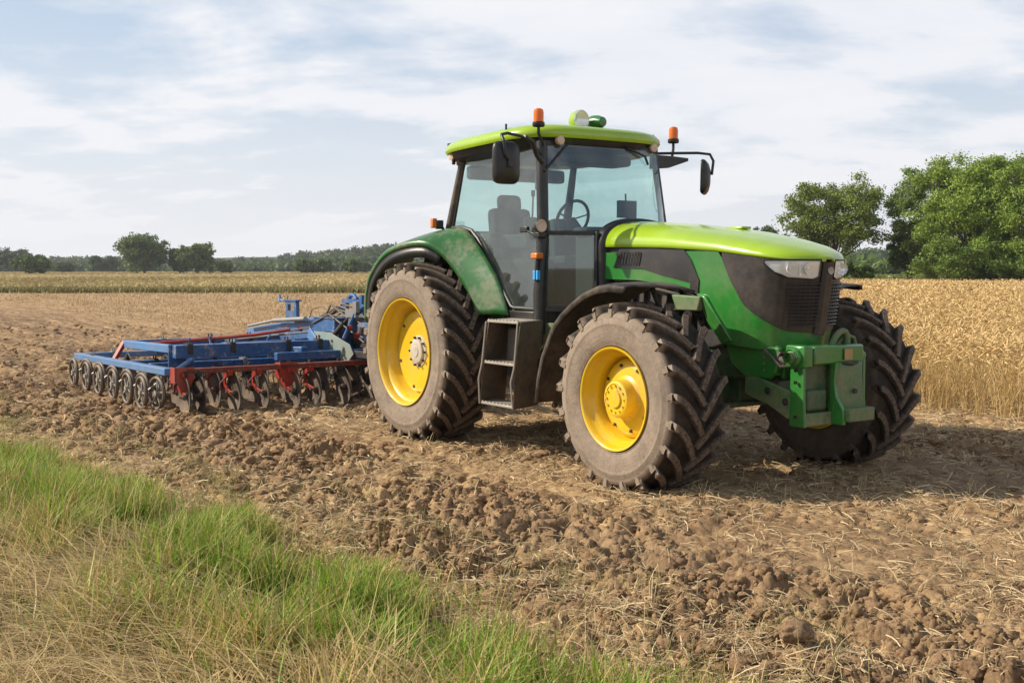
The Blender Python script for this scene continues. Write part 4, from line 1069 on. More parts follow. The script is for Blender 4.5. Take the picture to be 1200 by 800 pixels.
    hg = MB(); hg.prism([(hx + .02, -.05, 1.0), (hx + .13, -.05, 1.0), (hx + .11, -.05, .86), (hx + .13, -.05, .74), (hx + .20, -.05, .64), (hx + .20, -.05, .53), (hx + .05, -.05, .53), (hx + .05, -.05, .64), (hx + .02, -.05, .78)], (0, .035, 0)); hg.build('linkage_curved_arm', M['green'], T, bevel=.006)
    hg = MB(); hg.box((hx + .04, -.19, .575), (.09, .31, .10)); hg.box((hx - .02, 0, .60), (.07, .66, .06)); hg.build('linkage_lower_bar', M['green_dirty'], T, bevel=.008)
    hg = MB()
    pts = [(hx - .02, .06 + .18 * (1 - math.cos(t)) * .5 + .04 * math.sin(t), 1.10 + .13 * math.sin(t)) for t in np.linspace(0, math.pi, 9)]
    hg.tube(pts, .026, 10); hg.tube([(hx - .06, .18, 1.12), (hx - .05, .26, 1.20), (hx - .05, .36, 1.17), (hx - .04, .38, 1.08)], .016, 8); hg.build('linkage_hoop', M['green_dirty'], T)
    hg = MB()
    for y_, z_ in ((-.37, .95), (-.37, .86), (-.37, .60), (-.06, .60), (-.06, .93)): hg.lathe([(.014, -.014), (.014, 0), (0, -.014)], c=(hx + .02, y_ - .0, z_), n=6)
    for q in ((4.16, .70), (3.98, .77)): hg.lathe([(.028, -.006), (.028, 0), (0, -.006)], c=(q[0], -.352, q[1]), n=14)
    hg.lathe([(.02, .0), (.02, .02), (0, .02)], c=(hx + .16, .12, .78), axis='x', n=10); hg.tube([(hx + .12, .02, .995), (hx + .14, .12, .985), (hx + .12, .2, .995)], .012, 6); hg.build('linkage_bolts', M['dark'], T)
    hg = MB(); hg.box((hx + .118, .10, 1.06), (.006, .09, .085)); hg.build('worn_label', M['decal'], T)
    hs = MB()
    for k in range(4):
        hs.tube([(3.85, -.25 + .05 * k, 1.12), (4.0, -.40 + .03 * k, 1.08 - .03 * k), (4.12, -.37 + .04 * k, .97 + .02 * k), (4.22, -.28 + .04 * k, .98), (4.26, -.22 + .05 * k, 1.0)], .013, 7)
    hs.tube([(4.02, -.30, 1.10), (4.10, -.33, 1.02), (4.20, -.32, 1.00)], .03, 10); hs.lathe([(.045, -.03), (.045, .03), (0, .03)], c=(4.13, -.33, 1.03), n=14)
    hs.build('hose', M['hose'], T)
    # ---- front fenders
    for sgn in (-1, 1):
        f = MB(); prof = [(2.30, .58), (2.33, .78), (2.39, .97), (2.54, 1.23), (2.66, 1.34), (2.80, 1.43), (2.95, 1.51), (3.10, 1.56), (3.28, 1.585), (3.44, 1.575)]
        rings = []
        for i, (x, z) in enumerate(prof):
            cx, cz = x - 3.36, z - .713; l = math.hypot(cx, cz); nx, nz = cx / l, cz / l
            edge = 1 - .0 * i
            rings.append([(x - nx * .05, sgn * 1.375, z - nz * .05), (x - nx * .008, sgn * 1.37, z - nz * .008), (x + nx * .004, sgn * 1.33, z + nz * .004), (x + nx * .012, sgn * 1.10, z + nz * .012), (x + nx * .006, sgn * (.84), z + nz * .006), (x - nx * .012, sgn * .80, z - nz * .012)])
        # the forward end is cut at an angle, longer on the inside
        x, z = 3.60, 1.545; rings.append([(3.47, sgn * 1.375, 1.53), (3.475, sgn * 1.36, 1.568), (3.49, sgn * 1.30, 1.574), (3.54, sgn * 1.10, 1.57), (3.62, sgn * .86, 1.545), (3.64, sgn * .81, 1.53)])
        f.loft(rings); f.build('front_fender', M['mudguard'], T, solid=.016, off=(1 if sgn < 0 else -1), angle=55)
        s_ = MB(); s_.tube([(3.2, sgn * .80, 1.0), (3.05, sgn * .86, 1.30), (2.98, sgn * .95, 1.48)], .022); s_.tube([(3.3, sgn * .78, .9), (3.3, sgn * .84, 1.35), (3.3, sgn * .95, 1.56)], .022); s_.build('fender_stay', M['dark'], T)
    # ---- rear fenders
    for sgn in (-1, 1):
        outer = [(-.97, 1.30, 1.16), (-.96, 1.30, 1.42), (-.85, 1.30, 1.65), (-.55, 1.30, 1.865), (-.20, 1.27, 1.965), (.12, 1.20, 1.985), (.29, 1.12, 1.92), (.44, 1.06, 1.80), (.67, 1.0, 1.54), (.83, .98, 1.27)]
        inner = [(-.93, .86, 1.20), (-.90, .86, 1.50), (-.76, .86, 1.76), (-.46, .86, 1.98), (-.10, .86, 2.09), (.20, .86, 2.115), (.42, .86, 2.07), (.70, .86, 1.86), (.98, .86, 1.58), (1.15, .86, 1.27)]
        f = MB(); rings = []
        for i in range(len(outer)):
            o_, n_ = outer[i], inner[i]; cx, cz = o_[0], o_[2] - .86; l = math.hypot(cx, cz); nx, nz = cx / l, cz / l
            q = [(o_[0] - nx * .05, sgn * (o_[1] + .012), o_[2] - nz * .05), (o_[0] - nx * .012, sgn * (o_[1] + .012), o_[2] - nz * .012)]
            for k in range(8):
                t = k / 7; bul = .012 * math.sin(math.pi * t)
                q.append((o_[0] + (n_[0] - o_[0]) * t + nx * bul, sgn * (o_[1] + (n_[1] - o_[1]) * t), o_[2] + (n_[2] - o_[2]) * t + nz * bul))
            rings.append(q)
        # resample smoothly along the arc
        R2 = []
        for i in range(len(rings) - 1):
            p0, p1, p2, p3 = [rings[max(0, min(len(rings) - 1, i + j))] for j in (-1, 0, 1, 2)]
            for u in (0, .25, .5, .75):
                R2.append([tuple(.5 * (2 * b + (c_ - a) * u + (2 * a - 5 * b + 4 * c_ - d) * u * u + (-a + 3 * b - 3 * c_ + d) * u ** 3) for a, b, c_, d in zip(A, B, C_, D_)) for A, B, C_, D_ in zip(p0, p1, p2, p3)])
        R2.append(rings[-1])
        f.loft(R2); f.build('rear_fender', M['fender_green'], T, solid=.018, off=(1 if sgn < 0 else -1), angle=55)
        f = MB(); f.tube([(p[0], p[1], p[2]) for p in [r_[0] for r_ in R2]], .012, 6); f.build('fender_trim', M['black'], T)
        f = MB(); f.loft([[(q[0][0] * 1.0, sgn * (abs(q[0][1]) + .004), q[0][2]), (q[0][0] + .11 * (q[0][0]) / max(.2, math.hypot(q[0][0], q[0][2] - .86)) * -1, sgn * (abs(q[0][1]) + .012), q[0][2] - .11 * (q[0][2] - .86) / max(.2, math.hypot(q[0][0], q[0][2] - .86)))] for q in R2[:26]]); f.build('fender_shade_strip', M['black'], T, solid=.012)  # black strip added to stand for the shaded underside of the fender
        # inner apron between fender and cab floor
        f = MB(); f.prism([(-.6, sgn * .84, 1.2), (-.5, sgn * .84, 1.9), (-.1, sgn * .84, 2.08), (.3, sgn * .84, 2.06), (.9, sgn * .84, 1.55), (1.12, sgn * .84, 1.2)], (0, -sgn * .04, 0)); f.build('fender_apron', M['chassis'], T)
    # ---- cab
    YN, YF = -.85, .73
    def ycab(side, z): t = (z - 1.3) / 1.55; return (YN + .085 * t) if side < 0 else (YF - .085 * t)
    def xa(z): return 1.625 - .09 * max(0, (z - 2.0)) / .85           # windscreen plane
    def xc(z): return -.06 + .24 * max(0, (z - 2.05)) / .8
    p = MB(); p.tube([(1.63, YN, 1.12), (1.63, YN, 1.5), (xa(2.0) + .0, ycab(-1, 2.0), 2.0), (xa(2.86), ycab(-1, 2.86), 2.88)], [.062, .060, .056, .054], 14); p.build('cab_pillar', M['black'], T)
    p = MB(); p.tube([(1.60, YF, 1.12), (1.60, YF, 1.6), (xa(2.0) - .02, ycab(1, 2.0), 2.0), (xa(2.86) - .06, ycab(1, 2.86), 2.88)], .036, 12); p.build('cab_pillar', M['black'], T)
    for sgn in (-1, 1):
        p = MB(); p.tube([(xc(2.0), ycab(sgn, 2.0), 1.95), (xc(2.1), ycab(sgn, 2.1), 2.12), (xc(2.86), ycab(sgn, 2.86), 2.88)], [.045, .042, .036], 12); p.build('cab_pillar', M['mudguard'] if sgn < 0 else M['black'], T)
    dl = [(.02, 2.13), (.22, 2.135), (.40, 2.095), (.53, 2.01), (.65, 1.89), (.80, 1.745), (.94, 1.60), (1.07, 1.46), (1.17, 1.36), (1.22, 1.345), (1.56, 1.345)]
    for sgn in (-1, 1):
        q = MB(); q.tube([(x, ycab(sgn, z) + sgn * .006, z) for x, z in dl] + [(1.56, ycab(sgn, 2.8), 2.80)][:0], .019, 8)
        q.tube([(.03, ycab(sgn, 2.13), 2.13), (xc(2.84) + .03, ycab(sgn, 2.84), 2.84), (xa(2.84) - .03, ycab(sgn, 2.84), 2.84), (1.57, ycab(sgn, 1.4), 1.36)], .016, 8); q.build('door_frame', M['black'], T)
        g = MB(); pts = [(x, z) for x, z in dl] + [(xa(2.84) - .03, 2.84), (xc(2.84) + .02, 2.84)]
        n = len(pts); g.add([(x, ycab(sgn, z), z) for x, z in pts], [tuple(range(n))]); g.build('door_glass', M['glass'], T, smooth=False)
    # windscreen, two lower front panes, rear window
    g = MB(); g.loft([[(xa(z) + interp(z, [2.05, 2.45, 2.86], [.36, .20, .06]) * (1 - abs(2 * t - 1) ** 2.6), ycab(-1, z) * (1 - t) + ycab(1, z) * t, z) for t in np.linspace(.03, .98, 24)] for z in np.linspace(2.06, 2.86, 9)]); g.build('windscreen', M['glass'], T, angle=80)
    for y0, y1 in ((YN + .05, -.465), (.465, YF - .03)):
        g = MB(); xa_, xb_ = (1.635, 1.97) if y0 < 0 else (1.97, 1.60); g.add([(xa_, y0, 1.37), (xb_, y1, 1.37), (xb_, y1, 2.02), (xa_, y0, 2.02)], [(0, 1, 2, 3)]); g.build('lower_front_glass', M['glass'], T, smooth=False)
    g = MB(); g.add([(xc(2.1), YN + .06, 2.1), (xc(2.1), YF - .06, 2.1), (xc(2.84), YF - .14, 2.84), (xc(2.84), YN + .14, 2.84)], [(0, 1, 2, 3)]); g.build('rear_window', M['glass'], T, smooth=False)
    f = MB(); f.beam((1.645, YN, 2.04), (1.985, -.46, 2.035), .035, .036); f.beam((1.985, .46, 2.035), (1.60, YF, 2.04), .035, .036)
    f.beam((1.64, YN, 1.345), (1.98, -.46, 1.345), .04, .05); f.beam((1.98, .46, 1.345), (1.60, YF, 1.345), .04, .05); f.beam((1.985, -.47, 1.33), (1.985, -.47, 2.05), .035, .04, (1, 0, 0)); f.beam((1.985, .47, 1.33), (1.985, .47, 2.05), .035, .04, (1, 0, 0))
    f.beam((xc(2.1), YN, 2.08), (xc(2.1), YF, 2.08), .04, .05); f.beam((xc(2.85), YN + .12, 2.85), (xc(2.85), YF - .1, 2.85), .05, .06); f.beam((xa(2.86), YN + .1, 2.87), (xa(2.86), YF - .1, 2.87), .05, .05)
    f.build('window_frame', M['black'], T, bevel=.006)
    # dark bulkhead arch that frames the rear end of the hood
    bk = MB(); rings = []
    for x, e in ((1.955, .040), (1.97, .048), (2.04, .040), (2.056, .024)):
        ring = []; w_, lo, sm, cr = .43 + e, 1.18, 1.90 + e * .3, 2.152 + e * .9 + (1.7 - x) * .05
        ring.append((x, -w_ + .02, lo))
        for k in range(25):
            t = math.pi * k / 24; cc, ss = math.cos(t), math.sin(t); ring.append((x, -w_ * (abs(cc) ** (2 / 2.35)) * (1 if cc > 0 else -1), sm + (cr - sm) * abs(ss) ** (2 / 2.35)))
        ring.append((x, w_ - .02, lo)); rings.append(ring)
    bk.loft(rings, closed=True, cap=True); bk.build('bulkhead', M['black'], T, angle=50)
    # cab floor, rear wall, platform
    f = MB(); f.box((.85, -.06, 1.23), (1.62, 1.54, .20)); f.box((-.06, -.06, 1.62), (.05, 1.5, .86)); f.box((.25, -.70, 1.62), (.60, .10, .78)); f.box((.25, .58, 1.62), (.60, .10, .78)); f.build('cab_floor', M['dark'], T, bevel=.01)
    f = MB(); f.box((1.32, -.80, 1.27), (.56, .12, .10)); f.box((1.36, -.72, 1.17), (.58, .22, .14)); f.build('door_sill', M['black'], T, bevel=.012)
    # roof
    def z0(x): return 2.875 + .030 * x
    def outline(sc, dz, n=44, xoff=0, rad=2.0):
        ring = []
        for k in range(n):
            t = 2 * math.pi * k / n; cc, ss = math.cos(t), math.sin(t); e = 2 / 4.2
            x = .715 + .925 * sc * abs(cc) ** e * (1 if cc > 0 else -1); y = -.06 + .905 * sc * abs(ss) ** e * (1 if ss > 0 else -1)
            ring.append((x, y, z0(x) + dz))
        return ring
    r = MB(); r.loft([outline(.93, .012), outline(.985, .000), outline(1.0, .020), outline(.997, .060), outline(.965, .098), outline(.90, .128), outline(.75, .155), outline(.5, .176), outline(.2, .186)], closed=True, cap=True); r.build('roof', M['lime'], T, angle=60)
    r = MB(); r.loft([outline(.86, -.085), outline(.925, -.06), outline(.955, .0), outline(.93, .018)], closed=True, cap=True); r.build('roof_underside', M['black'], T, angle=50, bevel=.004)
    r = MB(); r.box((.10, -.84, z0(.1) + .096), (.16, .05, .03)); r.tube([(1.15, -.90, 2.96), (1.15, -.90, 3.07)], .011, 6); r.tube([(1.30, .1, 3.07), (1.30, .1, 3.11)], .012, 6); r.tube([(1.35, .72, 3.0), (1.35, .72, 3.05)], .03, 8); r.build('roof_fittings', M['black'], T)
    for (x, y, z, ax_, rr_) in ((-.10, -.62, 2.825, 'x', .045), (-.10, .52, 2.825, 'x', .045)):
        r = MB(); r.lathe([(rr_, -.03), (rr_, -.05), (0, -.058)], c=(x, y, z), axis='x', n=18); r.build('work_light', M['lens_worn'], T)
    for (x, y, z) in ((1.60, -.60, 2.895), (1.57, .56, 2.895)):
        r = MB(); r.lathe([(.040, -.03), (.044, .012), (.036, .02), (0, .024)], c=(x, y, z), axis='x', n=18); r.build('work_light', M['lens_worn'], T)
    r = MB(); r.lathe([(.042, -.02), (.044, -.045), (.0, -.055)], c=(.10, -.83, 2.855), n=16); r.build('work_light', M['lens_worn'], T)
    # lamps on top of the roof
    for (x, y, z, q, dx) in ((1.22, -.10, 3.155, .095, 1), (1.25, .10, 3.14, .075, -1)):
        r = MB(); r.lathe([(0, -.11 * dx), (.045, -.105 * dx), (q * .9, -.04 * dx), (q, .02 * dx), (q, .05 * dx)], c=(x, y, z), axis='x', n=20); r.box((x, y, z - .09), (.10, .06, .06)); h_ = r.build('roof_lamp', M['lime'] if dx > 0 else M['green'], T, bevel=.004)
        r = MB(); r.lathe([(q, .052 * dx), (q * .9, .062 * dx), (q * .88, .052 * dx), (q * .4, .030 * dx), (0, .028 * dx)], c=(x, y, z), axis='x', n=20); r.build('lens', M['lens'], h_)
    # beacons
    for (x, y, z, bx, by, bz) in ((1.62, -.86, 3.00, 1.60, -.79, 2.84), (1.37, 1.00, 2.985, 1.37, .98, 2.83)):
        r = MB(); r.tube([(bx, by, bz), (x, y, z - .06), (x, y, z)], .014, 8); r.lathe([(.052, 0), (.058, .012), (.056, .038), (.046, .045)], c=(x, y, z), axis='z', n=20); h_ = r.build('beacon', M['black'], T)
        r = MB(); r.lathe([(.047, .044), (.047, .13), (.040, .155), (.02, .165), (0, .167)], c=(x, y, z), axis='z', n=20); r.lathe([(.02, .05), (.028, .11), (0, .13)], c=(x, y, z), axis='z', n=8); r.build('lamp_dome', M['amber'], h_)
    # mirrors and arms
    def mirror(cx, cy, cz, w_, h__, yaw, tilt):
        r = MB(); Rm = Matrix.Rotation(yaw, 3, 'Z') @ Matrix.Rotation(tilt, 3, 'X'); rings = []
        for d, s_ in ((-.030, 1.0), (-.022, 1.03), (.0, 1.0), (.025, .82), (.045, .45), (.050, .18)):
            ring = []
            for k in range(28):
                t = 2 * math.pi * k / 28; cc, ss = math.cos(t), math.sin(t); e = 2 / 5
                ring.append(Vector((cx, cy, cz)) + Rm @ Vector((d, w_ / 2 * s_ * abs(cc) ** e * (1 if cc > 0 else -1), h__ / 2 * s_ * abs(ss) ** e * (1 if ss > 0 else -1))))
            rings.append(ring)
        r.loft(rings, closed=True, cap=True); h_ = r.build('mirror', M['black'], T, angle=55)
        r = MB(); r.add([Vector((cx, cy, cz)) + Rm @ Vector((-.032, a * w_ * .45, b * h__ * .46)) for a, b in ((-1, -1), (1, -1), (1, 1), (-1, 1))], [(0, 1, 2, 3)]); r.build('mirror_glass', M['mirror'], h_)
    mirror(1.66, -1.235, 2.655, .265, .37, -.10, 0)
    mirror(1.63, 1.20, 2.635, .21, .34, 0.62, -.08)
    r = MB(); r.tube([(1.60, -.82, 2.76), (1.61, -.94, 2.86), (1.61, -1.05, 2.905), (1.62, -1.20, 2.92), (1.65, -1.285, 2.90), (1.71, -1.30, 2.84), (1.72, -1.29, 2.72), (1.725, -1.24, 2.655)], .015, 8)
    r.tube([(1.60, -.80, 2.68), (1.60, -.86, 2.74), (1.61, -.92, 2.86), (1.62, -1.02, 2.90)], .026, 8); r.box((1.72, -1.24, 2.64), (.035, .05, .06)); r.build('mirror_arm', M['black'], T, bevel=.004)
    r = MB(); r.tube([(1.42, .70, 2.86), (1.45, .95, 2.875), (1.52, 1.20, 2.885), (1.60, 1.29, 2.87), (1.64, 1.30, 2.80), (1.65, 1.27, 2.66)], .015, 8)
    r.prism([(1.44, .62, 2.70), (1.44, .62, 2.84), (1.44, .86, 2.84), (1.44, 1.10, 2.83), (1.44, 1.10, 2.80), (1.44, .84, 2.72)], (.05, 0, 0)); r.build('mirror_arm', M['black'], T, bevel=.006)
    # lamps and tags on the front pillar
    r = MB(); r.tube([(1.63, -.86, 2.10), (1.70, -.90, 2.10)], .02, 8); r.lathe([(.0, -.05), (.05, -.04), (.062, .0), (.062, .028)], c=(1.70, -.90, 2.10), axis='x', n=20); h_ = r.build('side_lamp', M['black'], T)
    r = MB(); r.lathe([(.060, .026), (.050, .034), (.030, .026), (0, .03)], c=(1.70, -.90, 2.10), axis='x', n=20); r.build('lens', M['lens_worn'], h_)
    r = MB(); r.box((1.655, -.90, 1.83), (.10, .08, .055)); r.build('marker_lamp', M['amber_dusty'], T, bevel=.012)
    r = MB(); r.box((1.655, -.905, 1.655), (.075, .035, .085)); r.build('blue_tag', M['tag_blue'], T, bevel=.004)
    r = MB(); r.tube([(1.66, -.905, 1.80), (1.66, -.905, 1.60)], .022, 8); r.box((1.65, -.865, 2.02), (.10, .09, .05)); r.tube([(1.44, -.875, 2.07), (1.62, -.89, 2.02)], .014, 8); r.box((1.42, -.875, 2.075), (.12, .035, .055)); r.box((1.62, -.87, 1.52), (.05, .05, .05)); r.build('door_handle', M['black'], T, bevel=.008)
    r = MB(); r.box((-.085, -.97, 2.18), (.055, .055, .10)); r.build('indicator', M['amber_dusty'], T, bevel=.01)
    r = MB(); r.box((-.06, -.915, 2.165), (.05, .07, .09)); r.tube([(-.04, -.87, 2.10), (-.05, -.90, 2.16)], .015); r.box((.10, -.84, 2.80), (.03, .03, .06)); r.build('indicator_bracket', M['black'], T, bevel=.006)
    # wiper, parked high on the windscreen
    r = MB(); r.tube([(1.60, -.52, 2.86), (1.61, -.66, 2.73), (1.63, -.80, 2.60)], .012, 6); r.tube([(1.60, .20, 2.87), (1.63, .40, 2.80), (1.63, .44, 2.72)], .012, 6); r.build('wiper', M['black'], T)
    # ---- inside the cab
    s_ = MB(); s_.box((.55, -.30, 1.74), (.50, .50, .14)); s_.box((.34, -.30, 2.03), (.14, .48, .60), Matrix.Rotation(-.12, 3, 'Y')); s_.box((.31, -.30, 2.38), (.10, .28, .18), Matrix.Rotation(-.1, 3, 'Y')); s_.box((.55, -.30, 1.50), (.30, .30, .45)); s_.build('seat', M['seat'], T, bevel=.05)
    s_ = MB(); s_.tube([(1.08 + .07 * math.sin(t), -.06 + .19 * math.cos(t), 2.20 + .18 * math.sin(t)) for t in np.linspace(0, 2 * math.pi, 25)], .016, 7); s_.tube([(1.08, -.06, 2.20), (1.22, -.06, 2.08), (1.36, -.06, 1.7)], .03, 8)
    for t in (.3, 2.84, 4.7): s_.beam((1.08, -.06, 2.20), (1.08 + .07 * math.sin(t), -.06 + .19 * math.cos(t), 2.20 + .18 * math.sin(t)), .02, .012)
    s_.build('steering_wheel', M['black'], T)
    s_ = MB(); s_.box((1.50, -.06, 1.66), (.30, .36, .76)); s_.box((1.48, -.06, 2.07), (.24, .44, .08)); s_.box((.66, -.42, 1.98), (.46, .12, .16)); s_.box((.90, -.44, 2.12), (.05, .16, .20)); s_.box((.35, .52, 1.9), (.45, .16, .35)); s_.box((.30, -.58, 1.95), (.40, .18, .25)); s_.build('console', M['seat'], T, bevel=.03)
    s_ = MB(); s_.box((1.36, .40, 2.30), (.05, .22, .17)); s_.tube([(1.40, .40, 2.0), (1.38, .40, 2.26)], .012); s_.build('monitor', M['black'], T, bevel=.008)
    s_ = MB(); s_.box((.30, .42, 2.02), (.12, .34, .44), Matrix.Rotation(-.12, 3, 'Y')); s_.box((.42, .42, 1.80), (.34, .36, .10)); s_.build('passenger_seat', M['seat'], T, bevel=.03)
    s_ = MB(); s_.box((.10, -.06, 2.70), (.12, 1.2, .14)); s_.box((1.30, -.06, 2.76), (.30, .90, .10)); s_.build('headliner', M['seat'], T, bevel=.03)
    s_ = MB(); s_.tube([(1.25, -.58, 2.5), (1.25, -.60, 2.86)], .012); s_.box((1.26, -.58, 2.55), (.03, .11, .18)); s_.tube([(.92, -.44, 2.1), (.94, -.44, 2.42)], .010); s_.box((.94, -.44, 2.45), (.03, .03, .06)); s_.tube([(1.42, .35, 2.1), (1.40, .35, 2.45)], .009); s_.build('cab_fittings', M['black'], T, bevel=.004)
    # ---- steps and tank on the right side
    st = MB()
    def sp(x, y): return (x + (y + 1.25) * -.46, y)
    def slab(x0, x1, y0, y1, z, t, mb): a, b, c_, d = sp(x0, y0), sp(x1, y0), sp(x1, y1), sp(x0, y1); mb.prism([(*a, z), (*b, z), (*c_, z), (*d, z)], (0, 0, t))
    for xt, xb in ((1.35, 1.235), (1.86, 1.785)):
        a, b = sp(xt, -1.25), sp(xt, -.86); c_, d = sp(xb, -.86), sp(xb, -1.25); m_ = sp((xt + xb) / 2 - .01, -1.27)
        st.prism([(a[0], a[1] + .02, 1.24), (b[0], b[1], 1.245), (c_[0], c_[1], .46), (d[0], d[1], .46), (m_[0] - .02, m_[1] + .01, .72)], (.014, 0, 0))
    st.build('step_side', M['step'], T, bevel=.003)
    for z, x0, x1, y1 in ((1.225, 1.35, 1.86, -.86), (.845, 1.295, 1.82, -1.0), (.465, 1.24, 1.78, -1.0)):
        q = MB(); slab(x0 + .012, x1 - .002, -1.25, y1, z, .022, q)
        for k in range(9):
            a = sp(x0 + .03 + k * (x1 - x0 - .06) / 8, -1.25); q.box((a[0], a[1] + .012, z + .026), (.018, .02, .010))
        q.build('step', M['step_edge'], T, bevel=.003)
    q = MB()
    for xt, xb in ((1.35, 1.235), (1.86, 1.785)): q.tube([(xt, -1.255, 1.23), ((xt + xb) / 2 - .006, -1.262, .84), ((xt + xb) / 2 - .035, -1.28, .70), (xb, -1.255, .465)], .010, 6)
    q.build('step_rail', M['step_edge'], T)
    q = MB(); slab(1.40, 1.84, -.92, -.55, .62, .58, q); q.build('toolbox', M['dark'], T, bevel=.02)
    q = MB(); q.box((1.36, -.93, .98), (.16, .10, .36)); q.box((1.34, -.90, .66), (.22, .12, .12)); q.build('fluid_bottle', M['grey_tank'], T, bevel=.02)
    q = MB(); q.box((2.02, -.66, .97), (.36, .30, .34)); q.box((1.80, -.80, 1.12), (.34, .05, .20)); q.tube([(1.74, -.93, .98), (1.80, -.93, 1.02), (1.94, -.90, 1.10), (2.1, -.86, 1.14)], .014, 7); q.build('battery_cover', M['green_dirty'], T, bevel=.02)
    q = MB(); q.box((1.1, -.60, .82), (1.3, .34, .50)); q.box((1.1, .60, .82), (1.6, .34, .60)); q.build('fuel_tank', M['dark'], T, bevel=.05)
    q = MB(); q.prism([(1.02, -.90, 1.22), (1.20, -.90, 1.24), (1.20, -.90, .80), (1.06, -.90, .82)], (0, .03, 0)); q.build('step_guard', M['green_dirty'], T, bevel=.006)
    # rear linkage
    q = MB()
    for sgn in (-1, 1): q.beam((-.3, sgn * .35, .70), (-1.25, sgn * .42, .62), .06, .10); q.tube([(-.35, sgn * .33, 1.35), (-.95, sgn * .38, .68)], .03); q.beam((-.15, sgn * .33, 1.30), (-.50, sgn * .34, 1.36), .06, .09)
    q.tube([(-.3, 0, 1.15), (-1.2, 0, 1.05)], .035); q.build('rear_linkage', M['chassis'], T, bevel=.008)
    return T
tractor = build_tractor()
# ------------------------------------------------------------------ the cultivator behind the tractor
def build_cultivator():
    OX = 4.6
    wx, wy = to_world(-OX, 0)
    K = empty('disc_cultivator', (wx, wy, 0), -PHI)
    tag(K, 'wide blue and red disc cultivator with worn paint, coupled behind the tractor', 'cultivator')
    def B(mb, name, mat, **kw):
        o = mb.build(name, mat, K, **kw); o.location = (OX, 0, 0); return o
    bv = dict(bevel=.008)
    # side beams, low, sloping down to the rear
    for sgn in (-1, 1):
        b = MB(); b.beam((-7.72, sgn * 2.70, .405), (-3.36, sgn * 2.70, .485), .12, .085); B(b, 'side_beam', M['blue_pale'] if sgn < 0 else M['blue'], **bv)
        b = MB(); b.beam((-6.22, sgn * 2.40, .655), (-3.98, sgn * 2.40, .705), .11, .10); B(b, 'upper_side_beam', M['blue_pale'], **bv)
        b = MB(); b.beam((-6.20, sgn * 2.42, .70), (-6.16, sgn * 2.60, .42), .09, .05); B(b, 'rear_post', M['red'], **bv)
        b = MB(); b.box((-3.97, sgn * 2.42, .62), (.035, .20, .30)); b.box((-3.92, sgn * 2.42, .72), (.10, .03, .07)); B(b, 'end_plate', M['blue'], **bv)
        b = MB(); b.tube([(-3.70, sgn * 2.30, .60), (-3.36, sgn * 2.62, .50)], .03, 8); B(b, 'brace', M['blue'])
        b = MB(); b.tube([(-5.95, sgn * 2.2, .66), (-5.2, sgn * .9, .78), (-4.9, sgn * .5, .86)], .024, 8); B(b, 'hydraulic_ram', M['red'] if sgn < 0 else M['steel'])
        b = MB(); b.beam((-5.0, sgn * 2.35, .62), (-4.5, sgn * .25, .72), .09, .09); B(b, 'diagonal_beam', M['blue'], **bv)
        b = MB(); b.beam((-7.0, sgn * 1.2, .52), (-3.5, sgn * .9, .66), .10, .10); B(b, 'long_beam', M['blue'], **bv)
    for x, y, z, h_, nm, m in ((-7.65, 2.64, .405, .085, 'rear_beam', 'blue_pale'), (-6.20, 2.35, .66, .09, 'cross_beam', 'blue'), (-5.25, 2.64, .45, .08, 'cross_beam', 'blue'), (-4.35, 2.64, .48, .08, 'cross_beam', 'blue')):
        b = MB(); b.box((x, 0, z), (.11, 2 * y, h_)); B(b, nm, M[m], **bv)
    b = MB(); b.box((-3.86, 0, .685), (.14, 4.96, .165)); B(b, 'front_beam', M['blue'], **bv)
    b = MB(); b.box((-3.50, 0, .60), (.10, 2.6, .10)); B(b, 'inner_beam', M['blue'], **bv)
    b = MB(); b.box((-3.12, 0, .505), (.10, 5.2, .065)); B(b, 'disc_beam', M['dark_red'], **bv)
    for y in (-2.61, -1.30, 0, 1.30, 2.61):
        b = MB(); b.prism([(-3.07, y - .12, .555), (-3.07, y + .12, .555), (-3.07, y + .115, .42), (-3.07, y + .03, .265), (-3.07, y - .04, .255), (-3.07, y - .11, .40)], (-.012, 0, 0)); b.box((-3.14, y - .12, .46), (.16, .012, .19))
        B(b, 'red_bracket', M['red'], bevel=.003)
        b = MB()
        for zz in (.50, .44): b.lathe([(.014, -.004), (.014, .012), (0, .012)], c=(-3.062, y, zz), axis='x', n=6)
        B(b, 'bolts', M['dark'])
    # centre spine and headstock
    b = MB(); b.beam((-7.55, 0, .66), (-5.2, 0, .90), .22, .19); b.beam((-5.2, 0, .90), (-4.0, 0, .94), .22, .20); B(b, 'spine', M['blue_pale'], **bv)
    b = MB(); b.prism([(-6.3, -.14, .80), (-5.1, -.14, 1.0), (-4.5, -.14, .98), (-4.5, -.14, .70), (-5.4, -.14, .62), (-6.3, -.14, .66)], (0, .014, 0)); B(b, 'spine_gusset', M['blue'], bevel=.003)
    b = MB(); b.tube([(-7.3, -.18, .80), (-6.2, -.2, .93), (-5.3, -.22, .98)], .022, 8); b.tube([(-6.2, -.2, .93), (-5.0, -.22, 1.0)], .034, 10); B(b, 'hydraulic_ram', M['steel'])
    b = MB(); b.box((-4.15, -.16, .95), (.66, .34, .18)); b.box((-4.15, -.16, 1.045), (.70, .38, .012)); B(b, 'tool_box', M['blue'], **bv)
    for y in (-.42, .42):
        b = MB(); b.prism([(-4.50, y, .86), (-3.78, y, .865), (-3.20, y, .74), (-3.08, y, .62), (-3.30, y, .47), (-3.70, y, .60), (-4.20, y, .72)], (0, .016, 0)); B(b, 'headstock_plate', M['plate_green'], bevel=.003)
    b = MB()
    for x, z in ((-4.1, .80), (-3.7, .76), (-3.35, .68), (-3.30, .56)): b.lathe([(.020, -.012), (.020, 0), (0, -.012)], c=(x, -.42, z), n=10)
    B(b, 'bolts', M['red'])
